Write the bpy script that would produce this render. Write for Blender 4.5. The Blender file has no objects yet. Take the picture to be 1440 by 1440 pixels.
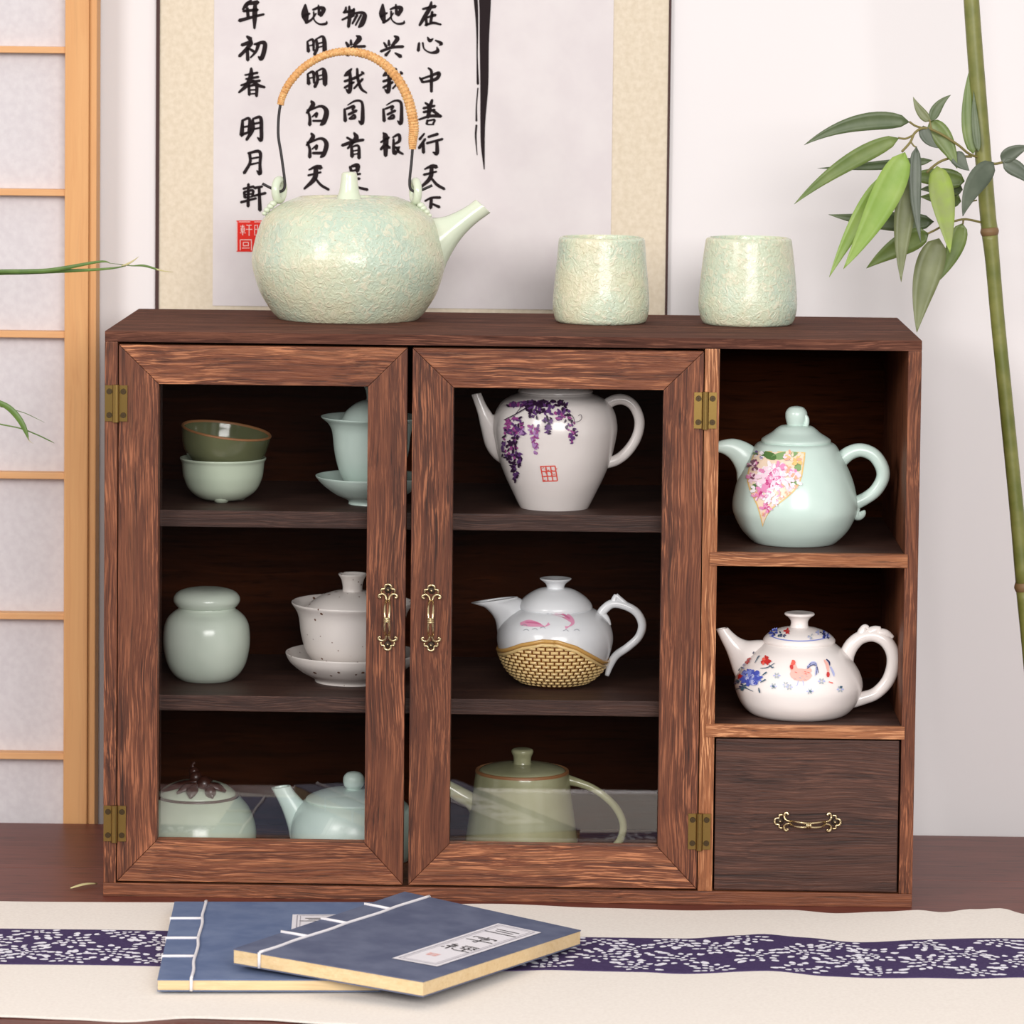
import bpy, bmesh, math, random
from mathutils import Vector, Matrix
random.seed(7)
sc = bpy.context.scene
COL = sc.collection
V = Vector

# ------------------------------------------------------------------ camera
CAM = V((.2869, -2.4419, .5447)); PITCH, YAW, ROLL = .0734, -.0154, .0107
FPX, SHY = 5633.254, -280.11
cp, sp, cy_, sy_ = math.cos(PITCH), math.sin(PITCH), math.cos(YAW), math.sin(YAW)
F = V((sy_*cp, cy_*cp, -sp)); R0 = V((cy_, -sy_, 0)); U0 = R0.cross(F)
R = math.cos(ROLL)*R0+math.sin(ROLL)*U0
U = -math.sin(ROLL)*R0+math.cos(ROLL)*U0
cd = bpy.data.cameras.new('camera'); cam = bpy.data.objects.new('camera', cd); COL.objects.link(cam)
M = Matrix(((R.x, U.x, -F.x, CAM.x), (R.y, U.y, -F.y, CAM.y), (R.z, U.z, -F.z, CAM.z), (0, 0, 0, 1)))
cam.matrix_world = M
cd.sensor_width = 36; cd.lens = FPX/1440*36; cd.shift_y = SHY/1440
cd.dof.use_dof = True; cd.dof.focus_distance = 2.47; cd.dof.aperture_fstop = 20
cd.clip_start = .05
sc.camera = cam

# ------------------------------------------------------------------ light
sc.view_settings.view_transform = 'Standard'; sc.view_settings.look = 'None'
sc.view_settings.exposure = 0.0; sc.view_settings.gamma = 1
sc.view_settings.use_curve_mapping = False
w = bpy.data.worlds.new('world'); sc.world = w; w.use_nodes = True
w.node_tree.nodes['Background'].inputs[0].default_value = (1, .965, .95, 1)
w.node_tree.nodes['Background'].inputs[1].default_value = .78
def area(name, loc, tgt, sx, sy, watt, col):
    l = bpy.data.lights.new(name, 'AREA'); l.shape = 'RECTANGLE'; l.size = sx; l.size_y = sy
    l.energy = watt; l.color = col
    o = bpy.data.objects.new(name, l); COL.objects.link(o); o.location = loc
    o.rotation_euler = (V(tgt)-V(loc)).to_track_quat('-Z', 'Y').to_euler()
    return o
area('softbox_key', (-1.3, -2.25, 1.25), (.2, .1, .2), .75, .75, 32, (1, .965, .94))
area('softbox_front', (.75, -3.1, 1.02), (.3, .1, .1), 1.6, .9, 76, (1, .975, .96))

# ------------------------------------------------------------------ pixel helpers (1440 frame)
def ray(px, py): return F+R*((px-720)/FPX)-U*((py-720-SHY)/FPX)
def PY(px, py, Y):
    d = ray(px, py); return CAM+d*((Y-CAM.y)/d.y)
def PZ(px, py, Z):
    d = ray(px, py); return CAM+d*((Z-CAM.z)/d.z)
def ppm(Y): return FPX/((Y-CAM.y)*1.0)
def crop(ox, oy, s): return lambda X, Y: (ox+X/s, oy+Y/s)

# ------------------------------------------------------------------ materials
def s2l(c): return tuple(((v/255)/12.92 if v/255 <= .04045 else ((v/255+.055)/1.055)**2.4) for v in c)+(1,)
MATS = {}
def pbr(name, rgb, rough=.5, metal=0, coat=0, spec=.5, sub=0):
    if name in MATS: return MATS[name]
    m = bpy.data.materials.new(name); m.use_nodes = True
    b = m.node_tree.nodes['Principled BSDF']
    b.inputs['Base Color'].default_value = s2l(rgb); b.inputs['Roughness'].default_value = rough
    b.inputs['Metallic'].default_value = metal; b.inputs['Coat Weight'].default_value = coat
    b.inputs['Coat Roughness'].default_value = .14
    b.inputs['Specular IOR Level'].default_value = spec
    MATS[name] = m; return m
def nodes(m): return m.node_tree.nodes, m.node_tree.links, m.node_tree.nodes['Principled BSDF']
def nnoise(N, L, vec, scale, detail=3, rough=.55, dist=0):
    n = N.new('ShaderNodeTexNoise'); n.inputs['Scale'].default_value = scale
    n.inputs['Detail'].default_value = detail; n.inputs['Roughness'].default_value = rough
    n.inputs['Distortion'].default_value = dist
    if vec: L.new(vec, n.inputs['Vector'])
    return n.outputs['Fac']
def ramp(N, L, fac, stops):
    r = N.new('ShaderNodeValToRGB'); e = r.color_ramp.elements
    while len(e) > 1: e.remove(e[-1])
    for i, (p, c) in enumerate(stops):
        x = e[0] if i == 0 else e.new(p)
        x.position = p; x.color = c if len(c) == 4 else s2l(c)
    L.new(fac, r.inputs['Fac']); return r.outputs['Color']
def mixc(N, L, fac, a, b, mode='MIX'):
    n = N.new('ShaderNodeMix'); n.data_type = 'RGBA'; n.blend_type = mode
    for s, v in ((n.inputs[0], fac), (n.inputs[6], a), (n.inputs[7], b)):
        if hasattr(v, 'is_output'): L.new(v, s)
        else: s.default_value = v
    return n.outputs[2]
def bump(N, L, b, h, strength, dist=.001):
    n = N.new('ShaderNodeBump'); n.inputs['Strength'].default_value = strength; n.inputs['Distance'].default_value = dist
    L.new(h, n.inputs['Height']); L.new(n.outputs['Normal'], b.inputs['Normal'])
def wood(name, axis, dark, mid, light, fleck=.5, spec=.3, rough=.55, along=1.0, across=1.0, bumpk=.35, pore=.65):
    if name in MATS: return MATS[name]
    m = pbr(name, mid, rough, spec=spec); N, L, b = nodes(m)
    tc = N.new('ShaderNodeTexCoord'); oi = N.new('ShaderNodeObjectInfo')
    sc_ = N.new('ShaderNodeVectorMath'); sc_.operation = 'SCALE'; L.new(oi.outputs['Random'], sc_.inputs['Scale'])
    sc_.inputs[0].default_value = (3.1, 2.3, 4.7)
    ad = N.new('ShaderNodeVectorMath'); ad.operation = 'ADD'
    L.new(tc.outputs['Object'], ad.inputs[0]); L.new(sc_.outputs[0], ad.inputs[1])
    # gentle warp so that the grain wanders
    wn = N.new('ShaderNodeTexNoise'); wn.inputs['Scale'].default_value = 14; wn.inputs['Detail'].default_value = 1
    L.new(ad.outputs[0], wn.inputs['Vector'])
    ws = N.new('ShaderNodeVectorMath'); ws.operation = 'SCALE'; ws.inputs['Scale'].default_value = .007
    L.new(wn.outputs['Color'], ws.inputs[0])
    aw = N.new('ShaderNodeVectorMath'); aw.operation = 'ADD'; L.new(ad.outputs[0], aw.inputs[0]); L.new(ws.outputs[0], aw.inputs[1])
    def mapped(al, ac):
        mp = N.new('ShaderNodeMapping'); v = [ac*across]*3; v['xyz'.index(axis)] = al*along
        mp.inputs['Scale'].default_value = v; L.new(aw.outputs[0], mp.inputs['Vector']); return mp.outputs[0]
    broad = nnoise(N, L, mapped(4, 130), 1, 3, .6)
    ring = nnoise(N, L, mapped(9, 520), 1, 4, .65)
    fl = nnoise(N, L, mapped(34, 1050), 1, 3, .6)
    patch = nnoise(N, L, mapped(12, 30), 1, 2)
    c1 = ramp(N, L, broad, [(.34, dark), (.5, mid), (.7, light)])
    c2 = ramp(N, L, ring, [(.36, dark), (.48, mid), (.6, mid), (.7, light)])
    c = mixc(N, L, .6, c1, c2)
    fm = ramp(N, L, fl, [(.52, (0, 0, 0, 1)), (.62, (1, 1, 1, 1))])
    pm = ramp(N, L, patch, [(.38, (.15, .15, .15, 1)), (.62, (1, 1, 1, 1))])
    fp = mixc(N, L, 1.0, fm, pm, 'MULTIPLY')
    fk = N.new('ShaderNodeMath'); fk.operation = 'MULTIPLY'; fk.inputs[1].default_value = fleck
    L.new(fp, fk.inputs[0])
    lt = tuple(min(255, int(v*1.22+12)) for v in light)
    c = mixc(N, L, fk.outputs[0], c, s2l(lt))
    dm = ramp(N, L, fl, [(.3, (1, 1, 1, 1)), (.42, (0, 0, 0, 1))])
    dk = N.new('ShaderNodeMath'); dk.operation = 'MULTIPLY'; dk.inputs[1].default_value = pore
    L.new(dm, dk.inputs[0])
    c = mixc(N, L, dk.outputs[0], c, s2l(tuple(int(v*.6) for v in dark)))
    L.new(c, b.inputs['Base Color'])
    bump(N, L, b, fl, bumpk, .0012)
    return m
RED = ((48, 22, 13), (98, 53, 33), (150, 92, 60))
DRK = ((38, 21, 16), (68, 41, 32), (104, 67, 52))
LGT = ((88, 46, 26), (144, 88, 54), (194, 138, 96))
W_X = wood('wood_red_x', 'x', *RED, fleck=.6); W_Z = wood('wood_red_z', 'z', *RED, fleck=.5)
W_ZL = wood('wood_light_z', 'z', *LGT, fleck=.55); W_XL = wood('wood_light_x', 'x', *LGT, fleck=.55)
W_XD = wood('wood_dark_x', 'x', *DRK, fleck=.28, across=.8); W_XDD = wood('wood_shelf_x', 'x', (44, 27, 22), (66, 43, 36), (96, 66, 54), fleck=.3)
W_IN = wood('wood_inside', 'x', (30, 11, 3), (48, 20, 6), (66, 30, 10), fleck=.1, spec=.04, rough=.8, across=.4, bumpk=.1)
W_TAB = wood('table_lacquer', 'x', (84, 40, 32), (106, 55, 45), (124, 71, 60), fleck=.1, rough=.4, spec=.3, across=.3, bumpk=.05)
W_FLOOR = wood('floor_wood', 'y', (30, 22, 18), (42, 30, 25), (54, 40, 33), fleck=.1, rough=.6, along=.1, across=.05, bumpk=.05)
W_PINE = wood('pine', 'z', (202, 144, 92), (212, 158, 104), (220, 170, 118), fleck=.05, across=.3, along=.2, bumpk=.03, pore=.1)
W_PINEX = wood('pine_x', 'x', (206, 150, 100), (216, 164, 114), (224, 178, 130), fleck=.05, across=.35, bumpk=.03, pore=.1)

def plaster(name, rgb, k=.08, scale=60, rough=.9):
    m = pbr(name, rgb, rough); N, L, b = nodes(m); tc = N.new('ShaderNodeTexCoord')
    n = nnoise(N, L, tc.outputs['Object'], scale, 4)
    bump(N, L, b, n, k, .002); return m
WALL = plaster('wall_paint', (228, 223, 223), .06)
DARKWALL = plaster('unseen_wall_dark', (38, 30, 27), .06)  # darkened so the unseen wall reflects dim in the door glass
def fabric(name, rgb, rgb2, scale, k=.3, rough=.95):
    m = pbr(name, rgb, rough, spec=.2); N, L, b = nodes(m); tc = N.new('ShaderNodeTexCoord')
    n = nnoise(N, L, tc.outputs['Object'], scale, 3)
    L.new(ramp(N, L, n, [(.35, rgb), (.65, rgb2)]), b.inputs['Base Color'])
    n2 = nnoise(N, L, tc.outputs['Object'], scale*4, 2)
    bump(N, L, b, n2, k, .0006); return m
CREAM = fabric('runner_linen', (228, 220, 211), (235, 228, 219), 500)
NAVY = fabric('runner_navy', (60, 46, 84), (70, 56, 94), 600)
BATIK = fabric('batik_white', (222, 220, 232), (236, 234, 240), 600)
BROCADE = fabric('scroll_brocade', (210, 196, 174), (220, 207, 187), 260, .12)
XUAN = fabric('scroll_paper', (212, 204, 205), (217, 210, 210), 40, .03)
SHOJIP = fabric('shoji_paper', (203, 197, 200), (210, 205, 207), 220, .1)
INK = pbr('ink', (34, 24, 26), .8, spec=.2); SEAL = pbr('seal_red', (214, 48, 38), .8, spec=.2)
SEALW = pbr('seal_paper', (236, 205, 200), .8)
EDGEBROWN = pbr('scroll_edge', (62, 34, 30), .7)

def glaze(name, rgb, rgb2=None, rough=.2, scale=25, speck=None):
    m = pbr(name, rgb, rough, coat=.12); N, L, b = nodes(m); tc = N.new('ShaderNodeTexCoord')
    c = None
    if rgb2:
        c = ramp(N, L, nnoise(N, L, tc.outputs['Object'], scale, 3), [(.35, rgb), (.68, rgb2)])
    if speck:
        v = N.new('ShaderNodeTexVoronoi'); v.inputs['Scale'].default_value = 260; L.new(tc.outputs['Object'], v.inputs['Vector'])
        sep = N.new('ShaderNodeSeparateColor'); L.new(v.outputs['Color'], sep.inputs[0])
        th = N.new('ShaderNodeMath'); th.operation = 'MULTIPLY'; L.new(sep.outputs[0], th.inputs[0]); L.new(sep.outputs[1], th.inputs[1])
        th2 = N.new('ShaderNodeMath'); th2.operation = 'MULTIPLY'; th2.inputs[1].default_value = .5; L.new(th.outputs[0], th2.inputs[0])
        th3 = N.new('ShaderNodeMath'); th3.operation = 'SUBTRACT'; th3.inputs[1].default_value = .1; L.new(th2.outputs[0], th3.inputs[0])
        lt = N.new('ShaderNodeMath'); lt.operation = 'LESS_THAN'; L.new(v.outputs['Distance'], lt.inputs[0]); L.new(th3.outputs[0], lt.inputs[1])
        c = mixc(N, L, lt.outputs[0], c, s2l(speck))
    if c: L.new(c, b.inputs['Base Color'])
    return m
CELADON = glaze('celadon_glaze', (206, 218, 203), (214, 224, 210))
CELADON2 = glaze('celadon_blue_glaze', (196, 216, 207), (206, 224, 216), .3)
CELGRN = glaze('celadon_green_glaze', (192, 206, 184), (202, 214, 192))
OLIVEDK = glaze('olive_bowl_glaze', (92, 96, 68), (106, 110, 80), .12)
OLIVE = glaze('olive_teapot_glaze', (152, 152, 116), (172, 172, 138), .16)
RIMBROWN = pbr('bare_clay_rim', (150, 104, 66), .5)
WHITE = glaze('white_porcelain', (232, 224, 220), (238, 231, 227))
WHITE2 = glaze('blue_white_porcelain', (232, 234, 237), (238, 240, 242))
SPECK = glaze('speckled_glaze', (222, 214, 208), (230, 223, 218), .3, 25, (104, 66, 46))
def lava(name):
    m = pbr(name, (210, 214, 190), .22, coat=.3); N, L, b = nodes(m); tc = N.new('ShaderNodeTexCoord')
    o = tc.outputs['Object']
    a = nnoise(N, L, o, 235, 3, .6, 1.3); g = nnoise(N, L, o, 22, 3); z = nnoise(N, L, o, 620, 2)
    base = ramp(N, L, g, [(.35, (186, 203, 184)), (.5, (200, 210, 184)), (.66, (212, 209, 178))])
    cm = ramp(N, L, a, [(.5, (0, 0, 0, 1)), (.64, (1, 1, 1, 1))])
    hk = N.new('ShaderNodeMath'); hk.operation = 'MULTIPLY'; hk.inputs[1].default_value = .6; L.new(cm, hk.inputs[0])
    c = mixc(N, L, hk.outputs[0], base, s2l((226, 216, 190)))
    dm = ramp(N, L, z, [(.28, (.6, .6, .6, 1)), (.36, (0, 0, 0, 1))])
    c = mixc(N, L, dm, c, s2l((178, 160, 122)))
    L.new(c, b.inputs['Base Color']); bump(N, L, b, a, .75, .0016); return m
LAVA = lava('textured_celadon'); LAVAS = glaze('smooth_pale_celadon', (204, 214, 192), (214, 218, 196), .16)
BLACKW = pbr('black_wire', (30, 24, 26), .45)
RATTAN = wood('rattan', 'y', (190, 130, 74), (214, 158, 98), (236, 192, 138), fleck=.3, bumpk=.1)
BRASS = pbr('antique_brass', (150, 122, 70), .3, 1.0); BRASSD = pbr('brass_dark', (70, 52, 30), .5, .6)
BRONZE = pbr('bronze_handle', (206, 186, 146), .26, 1.0); BRONZED = pbr('bronze_recess', (52, 38, 26), .6, .3)
SCREW = pbr('screw', (72, 58, 38), .4, .8)
BROWNCLAY = pbr('brown_clay', (62, 32, 24), .35, coat=.2)
COVERA = fabric('book_cover_blue', (92, 107, 140), (108, 122, 152), 45, .1, .8)
COVERB = fabric('book_cover_slate', (86, 92, 116), (102, 108, 130), 45, .1, .8)
PAGES = wood('page_edges', 'x', (206, 176, 130), (214, 187, 144), (222, 198, 158), fleck=.1, across=.8, along=.3, bumpk=.1, pore=.15)
THREAD = pbr('white_thread', (226, 222, 224), .8); LABEL = pbr('book_label', (226, 222, 226), .8); LINEG = pbr('label_line', (150, 146, 156), .8)
PINKSEAL = pbr('label_seal', (234, 176, 168), .8)
def leafm(name, a, b2):
    m = pbr(name, a, .45); N, L, b = nodes(m); tc = N.new('ShaderNodeTexCoord')
    L.new(ramp(N, L, nnoise(N, L, tc.outputs['Object'], 60, 3), [(.35, a), (.65, b2)]), b.inputs['Base Color'])
    return m
LF_D = leafm('leaf_dark', (70, 86, 50), (92, 104, 70)); LF_M = leafm('leaf_mid', (92, 112, 50), (112, 128, 66))
LF_L = leafm('leaf_light', (124, 154, 62), (140, 164, 80)); LF_B = leafm('leaf_blue', (70, 80, 64), (90, 98, 82))
LF_O = leafm('leaf_olive', (100, 106, 64), (116, 122, 80)); LF_Y = leafm('leaf_yellow', (140, 164, 58), (132, 144, 82))
STALK = leafm('bamboo_skin', (96, 102, 40), (124, 124, 64)); NODE = pbr('bamboo_node', (120, 92, 58), .6)
TWIG = pbr('twig', (122, 112, 62), .6); ORCH = leafm('orchid_leaf', (74, 104, 40), (98, 126, 56)); DRYTIP = pbr('dry_tip', (190, 180, 130), .6)
def glassm():
    m = bpy.data.materials.new('door_glass'); m.use_nodes = True; N = m.node_tree.nodes; L = m.node_tree.links
    N.clear(); o = N.new('ShaderNodeOutputMaterial'); mx = N.new('ShaderNodeMixShader')
    t = N.new('ShaderNodeBsdfTransparent'); g = N.new('ShaderNodeBsdfGlossy'); g.inputs['Roughness'].default_value = 0.0
    lw = N.new('ShaderNodeLayerWeight'); lw.inputs['Blend'].default_value = .5
    pw = N.new('ShaderNodeMath'); pw.operation = 'POWER'; pw.inputs[1].default_value = 5; L.new(lw.outputs['Facing'], pw.inputs[0])
    ma = N.new('ShaderNodeMath'); ma.operation = 'MULTIPLY_ADD'; ma.inputs[1].default_value = .92; ma.inputs[2].default_value = .08
    L.new(pw.outputs[0], ma.inputs[0])
    L.new(ma.outputs[0], mx.inputs[0]); L.new(t.outputs[0], mx.inputs[1]); L.new(g.outputs[0], mx.inputs[2])
    L.new(mx.outputs[0], o.inputs[0]); return m
GLASS = glassm()

# ------------------------------------------------------------------ object helpers
def thing(name, label, cat, loc, group=None):
    o = bpy.data.objects.new(name, None); COL.objects.link(o); o.location = loc; o.empty_display_size = .02
    o['label'] = label; o['category'] = cat
    if group: o['group'] = group
    return o
def tag(o, label, cat, group=None):
    o['label'] = label; o['category'] = cat
    if group: o['group'] = group
    return o
def mk(name, verts, faces, mats, parent=None, smooth=True, fm=None, auto=None):
    me = bpy.data.meshes.new(name); me.from_pydata([tuple(v) for v in verts], [], faces)
    if not isinstance(mats, (list, tuple)): mats = [mats]
    for m in mats: me.materials.append(m)
    if fm: me.polygons.foreach_set('material_index', fm)
    bm = bmesh.new(); bm.from_mesh(me)
    bmesh.ops.recalc_face_normals(bm, faces=bm.faces) if auto != 'keep' else None
    bm.to_mesh(me); bm.free()
    if smooth:
        me.polygons.foreach_set('use_smooth', [True]*len(me.polygons))
    if smooth == 'angle': me.set_sharp_from_angle(angle=math.radians(38))
    o = bpy.data.objects.new(name, me); COL.objects.link(o)
    if parent:
        o.parent = parent
        if parent.type == 'EMPTY': o.matrix_parent_inverse = Matrix.Translation(-parent.location)
    return o
class MB:
    def __init__(s): s.v = []; s.f = []; s.m = []
    def add(s, v, f, mi=0):
        n = len(s.v); s.v += [V(p) for p in v]; s.f += [[i+n for i in q] for q in f]; s.m += [mi]*len(f)
    def box(s, a, b, mi=0):
        x0, y0, z0 = a; x1, y1, z1 = b
        s.add([(x0, y0, z0), (x1, y0, z0), (x1, y1, z0), (x0, y1, z0), (x0, y0, z1), (x1, y0, z1), (x1, y1, z1), (x0, y1, z1)],
              [(0, 3, 2, 1), (4, 5, 6, 7), (0, 1, 5, 4), (1, 2, 6, 5), (2, 3, 7, 6), (3, 0, 4, 7)], mi)
    def build(s, name, mats, parent=None, smooth=True): return mk(name, s.v, s.f, mats, parent, smooth, s.m)
def bevelled(name, verts, faces, mat, parent, bev=.0006):
    o = mk(name, verts, faces, mat, parent, False)
    bm = bmesh.new(); bm.from_mesh(o.data)
    bmesh.ops.bevel(bm, geom=list(bm.edges), offset=bev, segments=2, profile=.7, affect='EDGES', clamp_overlap=True)
    bm.to_mesh(o.data); bm.free(); return o
def box(name, a, b, mat, parent=None, bev=.0006):
    m = MB(); m.box(a, b); return bevelled(name, m.v, m.f, mat, parent, bev) if bev else mk(name, m.v, m.f, mat, parent, False)
def prism(name, poly, y0, y1, mat, parent, bev=.0005):
    n = len(poly); v = [(x, y0, z) for x, z in poly]+[(x, y1, z) for x, z in poly]
    f = [list(range(n)), list(range(2*n-1, n-1, -1))]+[[i, i+n, (i+1) % n+n, (i+1) % n] for i in range(n)]
    return bevelled(name, v, f, mat, parent, bev)
def cat(pts, per=6, closed=False):
    """Catmull-Rom through tuples of any length"""
    out = []; n = len(pts)
    for i in range(n-1):
        p0 = pts[max(i-1, 0)]; p1 = pts[i]; p2 = pts[i+1]; p3 = pts[min(i+2, n-1)]
        if i == 0: p0 = tuple(2*a-b for a, b in zip(p1, p2))
        if i == n-2: p3 = tuple(2*a-b for a, b in zip(p2, p1))
        for k in range(per):
            t = k/per
            out.append(tuple(.5*((2*b)+(-a+c)*t+(2*a-5*b+4*c-d)*t*t+(-a+3*b-3*c+d)*t**3) for a, b, c, d in zip(p0, p1, p2, p3)))
    out.append(tuple(pts[-1])); return out
def lathe_mb(mb, cx, cyy, prof, seg=56, mi=0, tilt=None):
    rings = []; v = []; f = []
    for r, z in prof:
        if r < 1e-5: rings.append([len(v)]); v.append(V((cx, cyy, z)))
        else:
            rings.append(list(range(len(v), len(v)+seg)))
            for k in range(seg):
                a = 2*math.pi*k/seg; v.append(V((cx+r*math.cos(a), cyy+r*math.sin(a), z)))
    for A, B in zip(rings, rings[1:]):
        for k in range(seg):
            k2 = (k+1) % seg
            if len(A) == 1 and len(B) == 1: continue
            if len(A) == 1: f.append([A[0], B[k], B[k2]])
            elif len(B) == 1: f.append([A[k], A[k2], B[0]])
            else: f.append([A[k], A[k2], B[k2], B[k]])
    if tilt:
        piv, rot = tilt; v = [piv+rot @ (p-piv) for p in v]
    mb.add(v, f, mi)
class Body:
    """vessel axis; profiles are traced as (radius px, row px) at the axis depth"""
    def __init__(s, cx, Y, zbase):
        s.cxp = cx; s.Y = Y; s.zb = zbase; s.s = ppm(Y); s.x = PY(cx, 900, Y).x
        s.x = PZ(cx, 900, zbase).x if False else None
        s.outer = []
    def at(s, row): # axis x at the base row
        return PY(s.cxp, row, s.Y)
    def setaxis(s, row): s.x = PY(s.cxp, row, s.Y).x
    def prof(s, pts, per=5, clampbase=True):
        p = [(r/s.s, PY(s.cxp, py, s.Y).z) for r, py in pts]
        p = cat(p, per) if per > 1 else p
        return [(max(r, 0), max(z, s.zb) if clampbase else z) for r, z in p]
    def rad(s, z):
        best = 0
        for (r0, z0), (r1, z1) in zip(s.outer, s.outer[1:]):
            if (z0-z)*(z1-z) <= 0 and abs(z1-z0) > 1e-9:
                best = max(best, r0+(r1-r0)*(z-z0)/(z1-z0))
        return best
    def hit(s, px, py, eps=.0003):
        d = ray(px, py); d = d/d.y
        lo = s.Y-.09; hi = s.Y
        def g(Y):
            p = CAM+d*(Y-CAM.y); return math.hypot(p.x-s.x, p.y-s.Y)-s.rad(p.z), p
        Yv = lo; st = .0006
        while Yv < hi and g(Yv)[0] > 0: Yv += st
        if Yv >= hi:
            p = g(hi)[1]; return p
        a, b = Yv-st, Yv
        for _ in range(18):
            m_ = (a+b)/2
            if g(m_)[0] > 0: a = m_
            else: b = m_
        p = g(b)[1]; n = V((p.x-s.x, p.y-s.Y, 0)); 
        if n.length > 1e-6: n.normalize()
        return p+n*eps+V((0, -eps*.6, eps*.4))
def revolve(name, B, pts, mat, parent, per=5, seg=56, outer=False, base=True, fm=None):
    pr = B.prof(pts, per, base)
    if outer: B.outer = pr
    m = MB(); lathe_mb(m, B.x, B.Y, pr, seg); return m.build(name, mat, parent, 'angle')
def sweep_mb(mb, rings, seg=16, cap=True, hollow=0, mi=0):
    """rings: (centre, axisA, axisB) in metres"""
    v = []; f = []; idx = []
    def ring(c, a, b):
        idx.append(list(range(len(v), len(v)+seg)))
        for k in range(seg):
            t = 2*math.pi*k/seg; v.append(c+a*math.cos(t)+b*math.sin(t))
    for c, a, b in rings: ring(c, a, b)
    if hollow:
        c, a, b = rings[-1]; ring(c, a*hollow, b*hollow)
        for j in (2, 3):
            j = min(j, len(rings)-1)
            c2, a2, b2 = rings[-j]; ring(c2, a2*hollow*.92, b2*hollow*.92)
    for A, B in zip(idx, idx[1:]):
        for k in range(seg): f.append([A[k], A[(k+1) % seg], B[(k+1) % seg], B[k]])
    if cap:
        f.append(idx[0][::-1]); f.append(idx[-1])
    mb.add(v, f, mi)
def spout(name, B, rings, cr, mat, parent, hollow=.72, per=4, seg=20, Y=None):
    """rings: (Ax,Ay,Bx,By,depth half width) in crop units; ends open when hollow"""
    Y = B.Y if Y is None else Y; R_ = []
    s = abs(cr(1, 0)[0]-cr(0, 0)[0])
    for ax, ay, bx, by, h in cat(rings, per):
        a = PY(*cr(ax, ay), Y); b = PY(*cr(bx, by), Y)
        R_.append(((a+b)/2, (b-a)/2, V((0, h*s/ppm(Y), 0))))
    m = MB(); sweep_mb(m, R_, seg, True, hollow); return m.build(name, mat, parent, 'angle')
def tube(mb, pts, seg=10, mi=0, per=5, sub=True):
    """pts (x,y,z,r) metres"""
    P = cat(pts, per) if sub else pts; rings = []; prev = None
    for i, p in enumerate(P):
        a = V(P[max(i-1, 0)][:3]); b = V(P[min(i+1, len(P)-1)][:3]); t = (b-a)
        t = t.normalized() if t.length > 1e-9 else V((0, 0, 1))
        if prev is None:
            n = t.cross(V((0, 1, 0))); n = n if n.length > .1 else t.cross(V((1, 0, 0)))
        else: n = prev-t*prev.dot(t)
        n.normalize(); prev = n; bb = t.cross(n)
        rings.append((V(p[:3]), n*p[3], bb*p[3]))
    sweep_mb(mb, rings, seg, True, 0, mi)
def handle(name, B, pts, cr, mat, parent, seg=14, flat=1.0, extra=None):
    s = abs(cr(1, 0)[0]-cr(0, 0)[0]); m = MB()
    def w3(x, y, r): p = PY(*cr(x, y), B.Y); return (p.x, p.y, p.z, r*s/ppm(B.Y))
    tube(m, [w3(*p) for p in pts], seg)
    for q in (extra or []): tube(m, [w3(*p) for p in q], seg)
    return m.build(name, mat, parent)
def ball(mb, c, rx, ry, rz, mi=0, n=14, k=9):
    v = []; f = []
    for i in range(k+1):
        a = math.pi*i/k
        for j in range(n):
            b = 2*math.pi*j/n; v.append(V(c)+V((rx*math.sin(a)*math.cos(b), ry*math.sin(a)*math.sin(b), rz*math.cos(a))))
    for i in range(k):
        for j in range(n): f.append([i*n+j, i*n+(j+1) % n, (i+1)*n+(j+1) % n, (i+1)*n+j])
    mb.add(v, f, mi)
def blob(cx, cy, rx, ry, rot=0, n=9, jit=.18):
    o = []
    for k in range(n):
        a = 2*math.pi*k/n; q = 1+random.uniform(-jit, jit); x = rx*q*math.cos(a); y = ry*q*math.sin(a)
        o.append((cx+x*math.cos(rot)-y*math.sin(rot), cy+x*math.sin(rot)+y*math.cos(rot)))
    return o
def ribbon2d(pts, per=5):
    """pts (x,y,w) -> outline polygons as quads list"""
    P = cat(pts, per); L_ = []; R_ = []
    for i, (x, y, w_) in enumerate(P):
        a = P[max(i-1, 0)]; b = P[min(i+1, len(P)-1)]; dx, dy = b[0]-a[0], b[1]-a[1]; l = math.hypot(dx, dy) or 1
        nx, ny = -dy/l, dx/l; w_ = max(w_, .5)
        L_.append((x+nx*w_/2, y+ny*w_/2)); R_.append((x-nx*w_/2, y-ny*w_/2))
    return L_, R_
def decal(name, B, items, cr, mats, parent):
    """items: ('poly', pts, mat, layer, rings) or ('line', pts(x,y,w), mat, layer)"""
    m = MB()
    for it in items:
        eps = .00022+.00011*it[3]
        if it[0] == 'poly':
            pts = it[1]; nr = it[4] if len(it) > 4 else 1; n = len(pts)
            gx = sum(p[0] for p in pts)/n; gy = sum(p[1] for p in pts)/n
            v = [B.hit(*cr(gx, gy), eps)]; f = []
            for r in range(1, nr+1):
                t = r/nr
                v += [B.hit(*cr(gx+(x-gx)*t, gy+(y-gy)*t), eps) for x, y in pts]
            for k in range(n): f.append([0, 1+k, 1+(k+1) % n])
            for r in range(nr-1):
                for k in range(n): f.append([1+r*n+k, 1+r*n+(k+1) % n, 1+(r+1)*n+(k+1) % n, 1+(r+1)*n+k])
        else:
            A, C_ = ribbon2d(it[1], 4); n = len(A)
            v = [B.hit(*cr(*p), eps) for p in A]+[B.hit(*cr(*p), eps) for p in C_]
            f = [[i, i+1, n+i+1, n+i] for i in range(n-1)]
        m.add(v, f, it[2])
    return m.build(name, mats, parent)

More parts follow.
